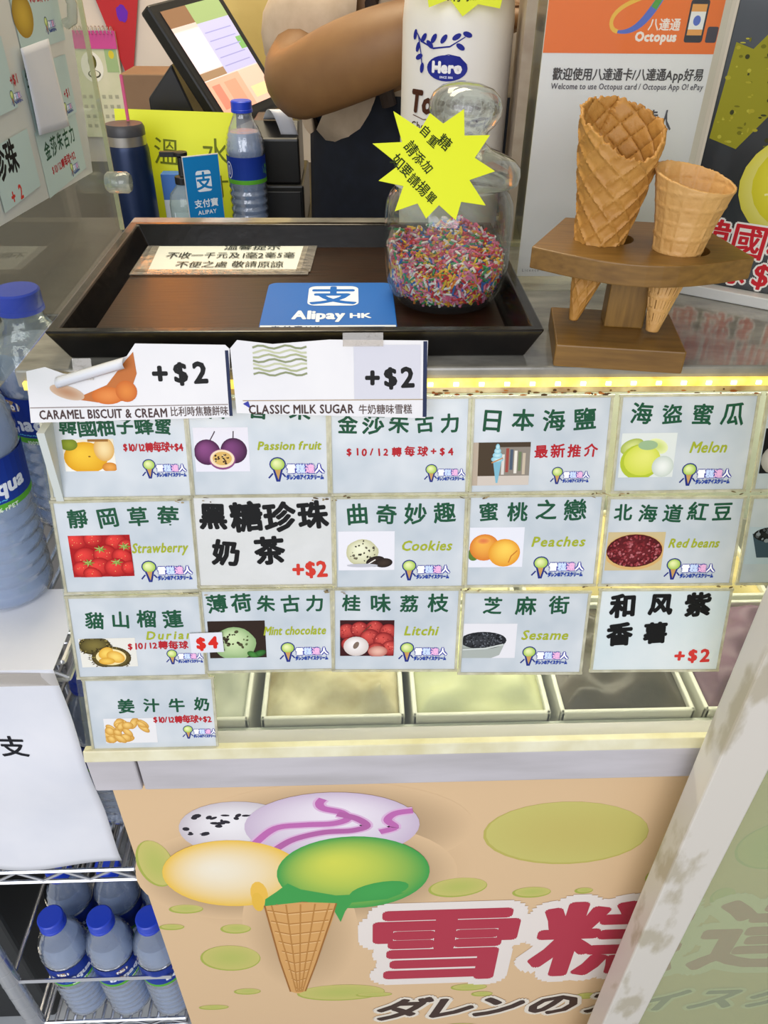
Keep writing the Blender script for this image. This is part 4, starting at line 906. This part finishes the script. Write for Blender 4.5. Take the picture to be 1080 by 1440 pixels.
def art_b(p, x, y, k):
    p.ell(x-10*k, y+13*k, 9*k, 5*k, '#a98a5c', seg=16); p.text('No1', x-10*k, y+13*k, 9*k, '#f2efe6', 'c', bold=.5, n=5)
    p.text('Bonaqua', x, y-2*k, 17*k, '#eef2fa', 'c', wide=62*k, bold=.9, n=6, shear=.1, rot=.05); p.text('~~~~~', x, y-12*k, 8*k, '#5ab6e8', 'c', bold=.2, n=4); p.text('100% rPET', x+8*k, y-19.5*k, 5*k, '#e8f4dc', 'c', bold=.2, n=4)
WG = 'blue capped water bottles on the wire rack'
wb = empty('water_bottle', (-.338, .572, .9912), .9, 'large front water bottle on the top rack shelf, its blue label showing', 'bottle', WG)
bottle_mesh(wb, 1, art_b, .0405, .252); wb.rotation_euler = (0, math.radians(3), .55)
def wcopy(src, loc, rz, label, tilt=0):
    c = copy_tree(src); c.location = loc; c.rotation_euler = (0, tilt, rz); c['label'] = label; return c
wcopy(wb, (-.309, .695, .9912), -.2, 'water bottle whose blue cap shows left of the black tray')
wcopy(wb, (-.398, .662, .9912), .6, 'water bottle cut by the left edge of the picture on the top shelf')
lb = empty('water_bottle', (-.411, .512, .2245), .4, 'water bottle in front row of the bottom rack shelf, leftmost one', 'bottle', WG)
bottle_mesh(lb, 1, art_b, .0317, .240)
for x, y, rz, s in ((-.3465, .510, .9, 'water bottle in front row of the bottom rack shelf, second from left'), (-.2825, .508, 1.3, 'water bottle in front row of the bottom shelf, half behind the freezer banner'),
                    (-.424, .582, .2, 'water bottle in second row of the bottom rack shelf, leftmost one'), (-.355, .583, 2.2, 'water bottle in second row of the bottom rack shelf, second from left'), (-.287, .582, 1.2, 'water bottle in second row of the bottom shelf, beside the freezer banner')):
    wcopy(lb, (x, y, .2245), rz, s)
for x, s in ((-.43, 'water bottle on the middle shelf under the hanging paper, left one'), (-.355, 'water bottle on the middle shelf under the hanging paper, middle one'), (-.29, 'water bottle on the middle shelf under the hanging paper, beside the freezer')):
    wcopy(lb, (x, .56, .6405), x*9, s)
# small bottle on the back counter
def art_w(p, x, y, k):
    p.ell(x-12*k, y, 9*k, 9*k, '#6cb43c', seg=10, wob=.2); p.ell(x+13*k, y, 8*k, 14*k, '#e6ebf6', seg=24); p.ell(x+13*k, y, 6.6*k, 12.4*k, '#22409c', seg=24); p.ell(x+13*k, y, 3*k, 8*k, '#e6ebf6', seg=16); p.ell(x+13*k, y, 1.6*k, 6*k, '#22409c', seg=16)
sw = empty('water_bottle', (-.160, 1.25, ZB), 1.7, 'small half litre water bottle in front of the till', 'bottle'); bottle_mesh(sw, 1, art_w, .029, .196)

# till (tablet on a stand), receipt printer, cash drawer
TL, BL, TR = Vector((-.294, 1.40, 1.415)), Vector((-.200, 1.36, 1.272)), Vector((-.219, 1.525, 1.430))
tx = (TR-TL); wS = tx.length; ty = (TL-BL); hS = ty.length; cen = (TR+BL)/2
till = empty('till_screen', (-.25, 1.45, ZB), 0, 'black touch screen till tilted on its stand, screen lit', 'till')
bpy.context.view_layer.update()
TM = till.matrix_world.inverted() @ frame(cen, tx, ty)
MB().box((0, 0, -.012), (wS+.022, hS+.022, .022)).build('screen_housing', m_black, till, bevel=.004, mtx=TM)
p = Pr(); W_, H_ = wS*1000, hS*1000; X0, Y0 = -W_/2+4, -H_/2+4; W_ -= 8; H_ -= 8
def sr(a, b, c, d, col): p.rect(X0+a*W_, Y0+b*H_, X0+c*W_, Y0+d*H_, col)
sr(0, 0, 1, 1, '#e8d2d4'); sr(0, .84, .42, 1, '#8a6a50'); sr(.42, .82, 1, 1, '#9ab07a'); sr(0, .80, .42, .84, '#d8c4c0'); sr(0, .42, .42, .79, '#f2e2ea'); sr(.42, .34, 1, .82, '#bcbce6'); sr(0, .34, .42, .41, '#a08468'); sr(.9, .5, 1, .62, '#7fb06a')
for k in range(5): sr(.46, .40+k*.08, .94, .41+k*.08, '#9a9ad4'); 
sr(0, 0, .6, .33, '#f0b09a'); sr(.6, 0, 1, .33, '#f0c4b4'); sr(.06, .05, .2, .28, '#e88a78'); sr(.28, .05, .5, .28, '#eaa088'); sr(.66, .05, .94, .16, '#f4d8a8')
p.build('display', till, TM, .0004, mat=SCREEN)
MB().prism([(-.05, 0), (.06, 0), (.03, .13), (-.005, .22), (-.05, .17)], -.045, .045, Matrix.Rotation(PI/2, 4, 'X')).build('stand', m_black, till, bevel=.003, mtx=Matrix.Translation((-.035, .03, 0)))
dr = empty('cash_drawer', (-.135, 1.37, ZB), 0, 'black cash drawer on the back counter under the printer', 'cash drawer'); MB().box((0, 0, .036), (.115, .18, .072)).build('drawer_case', m_black, dr, bevel=.003); MB().box((0, -.091, .036), (.105, .003, .055)).build('drawer_front', M('charcoal_plastic', '#1f1f21', .4), dr, bevel=.001)
rp = empty('receipt_printer', (-.118, 1.345, ZB+.0722), 0, 'black receipt printer with white paper curling out', 'printer')
MB().prism([(-.055, 0), (.055, 0), (.055, .065), (.02, .085), (-.055, .085)], -.036, .036, Matrix.Rotation(PI/2, 4, 'X') ).build('printer_case', m_black, rp, bevel=.003, mtx=Matrix.Rotation(-PI/2, 4, 'Z'))
MB().grid(lambda u, v: (-.02+.026*v+.03*u, -.02-.035*math.sin(u*2.4), .086+.026*math.sin(u*PI*.9)-.03*u*u), 14, 4).build('receipt_paper', m_paper, rp, smooth=True, solid=.0004)
cb = empty('wall_shade_box', (-.44, 1.70, ZB), 0, 'brown box added for the wall shading at the back left behind the till', 'box'); MB().box((.11, 0, .09), (.20, .12, .18)).build('carton_body', M('wall_shade_brown', '#8d6f52', .7, c2='#7d6046', scale=10), cb, bevel=.002)  # box made up to stand for the brown shading on the wall

# pennant and calendar on the back wall
pn = empty('pennant', (-.497, 1.992, 1.31), 0, 'red triangular pennant with violet mark hanging at upper left', 'pennant')
MB().prism([(-.085, .22), (.075, .22), (.0, -.082)], 0, .002, Matrix.Rotation(PI/2, 4, 'X')).build('cloth', M('red_cloth', '#b3121a', .6), pn)
p = Pr(); p.ell(4, 62, 12, 16, '#6a2ab0', wob=.06); p.build('violet_mark', pn, Matrix.Translation((0, -.002, 0)) @ Matrix.Rotation(PI/2, 4, 'X'), .0004, label='violet mark')
cl = empty('wall_calendar', (-.573, 1.985, 1.32), 0, 'spiral bound wall calendar with pink header at upper left', 'calendar')
MB().box((0, 0, -.085), (.118, .008, .21)).build('pages', M('calendar_paper', '#d9d4b8', .5, c2='#c3c8a0', scale=14), cl)
MB().box((0, -.005, .004), (.119, .003, .034)).build('header', M('pink_card', '#c8408c', .5), cl)
spm = MB()
for k in range(14): spm.tube([(-.054+k*.0083, -.008+.008*math.cos(t), .022+.008*math.sin(t)) for t in [i*2*PI/10 for i in range(11)]], .001, 6)
spm.build('spiral_binding', m_chrome, cl, smooth=True)
p = Pr(); p.ell(-2, -48, 24, 30, '#e8e6d8', seg=24); p.ell(0, -38, 9, 14, '#6d6a2c', '#4a481c'); p.ell(0, -62, 14, 8, '#4a4a38'); p.ell(0, -61, 11, 6, '#e0ddc8'); p.rect(30, -58, 56, -14, '#9fb884'); p.ell(44, -24, 6, 8, '#d8c43c')
for i in range(7):
    for j in range(4): p.rect(-50+i*14.5, -170+j*20, -42+i*14.5, -163+j*20, '#a8a890')
p.build('print', cl, Matrix.Translation((0, -.004, 0)) @ Matrix.Rotation(PI/2, 4, 'X'), .0004)
hk = MB().tube([(-.2515+.0, .80, 1.475), (-.244, .80, 1.47), (-.240, .802, 1.455), (-.243, .804, 1.443), (-.250, .806, 1.440)], .0045, 10).build('clear_hook', clear('hook_acrylic', '#e6e9e2', .3, '#dcdfd6', 1.4, .06), smooth=True); tag(hk, 'curved clear plastic hook on the left acrylic screen', 'hook')

# ---------------------------------------------------------------- wire rack at the left, hanging paper
rk = empty('wire_rack', (-.37, .66, 0), 0, 'chromed wire shelving rack of water bottles left of the freezer', 'rack')
RX0, RX1, RY0, RY1 = -.478, -.262, .478, .86
for x in (RX0, RX1):
    for y in (RY0 if x == RX0 else .56, RY1):
        b = MB().tube([(x+.37, y-.66, .0), (x+.37, y-.66, 1.0)], .0115, 16)
        for k in range(28): b.lathe([(.0116, .02+k*.034), (.0121, .022+k*.034), (.0116, .024+k*.034)], 16, (x+.37, y-.66, 0), False, False)
        b.build('post', m_chrome, rk, smooth=True)
def shelf(z):
    b = MB(); r = .0026
    def t(*pts): b.tube([(px-(-.37), py-.66, pz) for px, py, pz in pts], r if len(pts) < 3 else .0018, 6)
    for y in (RY0, RY1): t((RX0, y, z), (RX1, y, z)); t((RX0, y, z-.022), (RX1, y, z-.022)); t(*[(RX0+(RX1-RX0)*i/8, y, z-(.002 if i % 2 else .020)) for i in range(9)])
    for x in (RX0, RX1): t((x, RY0, z), (x, RY1, z)); t((x, RY0, z-.022), (x, RY1, z-.022))
    for i in range(1, 16): t((RX0+(RX1-RX0)*i/16, RY0, z), (RX0+(RX1-RX0)*i/16, RY1, z))
    b.build('shelf', m_chrome, rk, smooth=True)
for z in (.985, .638, .222): shelf(z)
b = MB(); b.tube([(RX0+.37, RY0-.66, .358), (RX1+.37, RY0-.66, .358)], .0028, 8).tube([(RX0+.37, RY0-.66, .358), (RX0+.37, RY1-.66, .358)], .0028, 8); b.build('guard_rail', m_chrome, rk, smooth=True)
hp = empty('hanging_paper', (-.40, .468, .99), 0, 'large white paper hanging over the rack front with one written character', 'paper')
def hpf(u, v):
    x = -.11+.245*u; z = -.312*v; y = -.003*math.sin(7*u+3*v)-.002*math.sin(13*v+2*u)-.004*v
    if v > .93: z += .006*math.sin(9*u)
    return (x, y, z)
MB().grid(hpf, 30, 34).build('sheet', m_paper, hp, smooth=True, solid=.0004)
MB().prism([(-.11, -.004), (.135, -.004), (.135, .10), (-.11, .10)], 0, .0008).build('folded_top', m_paper, hp)
MB().box((.01, -.0035, -.012), (.25, .0008, .016)).build('clear_tape', m_tape, hp)
p = Pr(); p.text('支', 70, -108, 30, '#1c1c22', 'c', bold=.55, n=6, jit=.5); p.text('枝', 34, -74, 30, '#1c1c22', 'c', bold=.55, n=6); p.build('handwriting', hp, None, .0006, fn=lambda x, y, z: (x, hpf((x+.11)/.245, -y/.312)[1]-z, y))
ck = empty('black_crate', (-.66, .74, 0), 0, 'black crate on the floor left of the wire rack', 'crate'); MB().box((0, 0, .24), (.26, .34, .48)).build('crate_body', M('black_crate_plastic', '#1b1c1c', .5), ck, bevel=.006)

# ---------------------------------------------------------------- the person behind the counter
m_skin = M('skin', '#8f683f', .5, c2='#835d38', scale=30, bump=.05, bscale=150)
def skin(name, verts, edges, mat, parent=None, sub=2, root=0):
    bm = bmesh.new(); ly = bm.verts.layers.skin.verify(); bv = []
    for i, v in enumerate(verts):
        q = bm.verts.new(v[:3]); q[ly].radius = (v[3], v[3]); q[ly].use_root = (i == root); bv.append(q)
    for i, j in edges: bm.edges.new((bv[i], bv[j]))
    me = bpy.data.meshes.new(name); bm.to_mesh(me); bm.free()
    o = bpy.data.objects.new(name, me); COL.objects.link(o); k = o.modifiers.new('k', 'SKIN'); k.use_smooth_shade = True
    k = o.modifiers.new('u', 'SUBSURF'); k.levels = sub; k.render_levels = sub; me.materials.append(mat)
    if parent: o.parent = parent
    return o
V = []; E = []; ix = {}
def jv(n, x, y, z, r, to=None):
    ix[n] = len(V); V.append((x, y, z, r))
    if to: E.append((ix[to], ix[n]))
jv('pelvis', .13, 1.38, .98, .135); jv('waist', .13, 1.37, 1.10, .12, 'pelvis'); jv('chest', .115, 1.31, 1.28, .135, 'waist'); jv('neckb', .10, 1.22, 1.405, .07, 'chest'); jv('neck', .092, 1.19, 1.455, .052, 'neckb')
jv('jaw', .086, 1.145, 1.505, .062, 'neck'); jv('head', .088, 1.15, 1.565, .083, 'jaw'); jv('crown', .09, 1.16, 1.625, .066, 'head')
jv('shR', -.035, 1.215, 1.395, .058, 'neckb'); jv('upR', -.062, 1.155, 1.375, .050, 'shR'); jv('elR', -.082, 1.075, 1.350, .042, 'upR'); jv('faR', -.02, 1.045, 1.382, .050, 'elR'); jv('fbR', .05, 1.02, 1.408, .047, 'faR'); jv('wrR', .125, 1.005, 1.432, .031, 'fbR'); jv('paR', .165, .995, 1.436, .026, 'wrR')
jv('shL', .245, 1.225, 1.40, .058, 'neckb'); jv('upL', .29, 1.18, 1.31, .048, 'shL'); jv('elL', .315, 1.13, 1.19, .041, 'upL'); jv('faL', .30, 1.08, 1.18, .043, 'elL'); jv('wrL', .27, 1.04, 1.20, .027, 'faL'); jv('paL', .25, 1.03, 1.225, .025, 'wrL')
for s, sx2 in (('R', -1), ('L', 1)):
    jv('hip'+s, .13+sx2*.085, 1.38, .92, .09, 'pelvis'); jv('kn'+s, .13+sx2*.09, 1.37, .56, .062, 'hip'+s); jv('an'+s, .13+sx2*.09, 1.40, .20, .040, 'kn'+s); jv('to'+s, .13+sx2*.095, 1.30, .155, .033, 'an'+s)
for s, d in (('R', Vector((1, -.1, .1))), ('L', Vector((-.4, -.3, .5)))):
    d.normalize(); side = d.cross(Vector((0, 0, 1))).normalized(); base = Vector(V[ix['pa'+s]][:3])
    for k, (o_, L) in enumerate(((-.021, .060), (-.007, .070), (.007, .066), (.021, .052))):
        a = base+d*.03+side*o_; b2_ = a+d*L*.5-Vector((0, 0, .006)); c2_ = a+d*L*.9-Vector((0, 0, .024))
        jv(f'f{s}{k}a', *a, .0095, 'pa'+s); jv(f'f{s}{k}b', *b2_, .0085, f'f{s}{k}a'); jv(f'f{s}{k}c', *c2_, .0072, f'f{s}{k}b')
    a = base+side*.032+d*.002; jv(f't{s}a', *a, .0105, 'pa'+s); jv(f't{s}b', *(a+d*.025+side*.014), .0095, f't{s}a'); jv(f't{s}c', *(a+d*.048+side*.012-Vector((0, 0, .01))), .008, f't{s}b')
pe = skin('person', V, E, m_skin)
tag(pe, 'person in beige T-shirt and dark apron reaching behind the white syrup bottle', 'person')
# face, hair, mask
hd = Vector((.087, 1.15, 1.55))
for sx2 in (-1, 1):
    MB().lathe([(.0005, -.010), (.007, -.007), (.010, 0), (.007, .007), (.0005, .010)], 14, (hd.x+sx2*.031, hd.y-.074, hd.z+.022)).build('eye', M('eye_white', '#2a211c', .2), pe, smooth=True)
def hairf(u, v):
    a = 2*PI*u; t = v*PI*.56; r = .094; front = max(0, -math.sin(a)); t *= (1-.28*front)
    return (hd.x+r*math.sin(t)*math.cos(a), hd.y+.012+r*1.05*math.sin(t)*math.sin(a), hd.z+.022+.098*math.cos(t))
MB().grid(hairf, 40, 16, closed=True).build('hair', M('black_hair', '#15110f', .5, bump=.4, bscale=150), pe, smooth=True, solid=.006)
def maskf(u, v):
    a = -PI/2+(u-.5)*2.3; z = hd.z-.075+.085*v; r = .080-.012*abs(v-.5)
    return (hd.x+r*math.cos(a), hd.y+.002+r*1.05*math.sin(a)-.012*math.sin(PI*v)*math.cos((u-.5)*2.4), z)
MB().grid(maskf, 24, 10).build('face_mask', M('pale_blue_mask', '#7fa6bd', .7), pe, smooth=True, solid=.002)
# clothes
m_shirt = M('beige_jersey', '#cbb59c', .8, c2='#bda68c', scale=60, bump=.4, bscale=14)
SV = [(.13, 1.37, 1.12, .137), (.125, 1.35, 1.20, .146), (.115, 1.30, 1.30, .150), (.10, 1.235, 1.395, .092), (-.03, 1.222, 1.402, .078), (-.058, 1.165, 1.404, .068), (-.072, 1.128, 1.402, .060), (.24, 1.23, 1.403, .074), (.285, 1.195, 1.335, .068), (.30, 1.175, 1.29, .066)]
skin('tshirt', SV, [(0, 1), (1, 2), (2, 3), (3, 4), (4, 5), (5, 6), (3, 7), (7, 8), (8, 9)], m_shirt, pe)
def apf(u, v):
    a = -PI/2+(u-.5)*2.5; r = .188+.02*v; z = 1.335-.75*v
    return (.14+r*1.12*math.cos(a), 1.33+r*math.sin(a), z)
MB().grid(apf, 30, 24).build('apron', m_navy, pe, smooth=True, solid=.003)
MB().tube([(.05, 1.150, 1.325), (.035, 1.148, 1.38), (.025, 1.165, 1.44), (.04, 1.21, 1.462)], .010, 8).build('apron_strap', M('dark_brown_strap', '#33251d', .7), pe, smooth=True)
TV = [(.13, 1.38, 1.03, .142), (.13, 1.38, .93, .142), (.04, 1.38, .88, .10), (.035, 1.37, .56, .082), (.035, 1.39, .24, .068), (.22, 1.38, .88, .10), (.225, 1.37, .56, .082), (.225, 1.39, .24, .068)]
skin('trousers', TV, [(0, 1), (1, 2), (2, 3), (3, 4), (1, 5), (5, 6), (6, 7)], m_navy, pe)
for sx2 in (-1, 1):
    MB().box((.13+sx2*.095, 1.335, .152), (.085, .24, .062)).build('shoe', m_black, pe, bevel=.02)
bpy.context.view_layer.update()
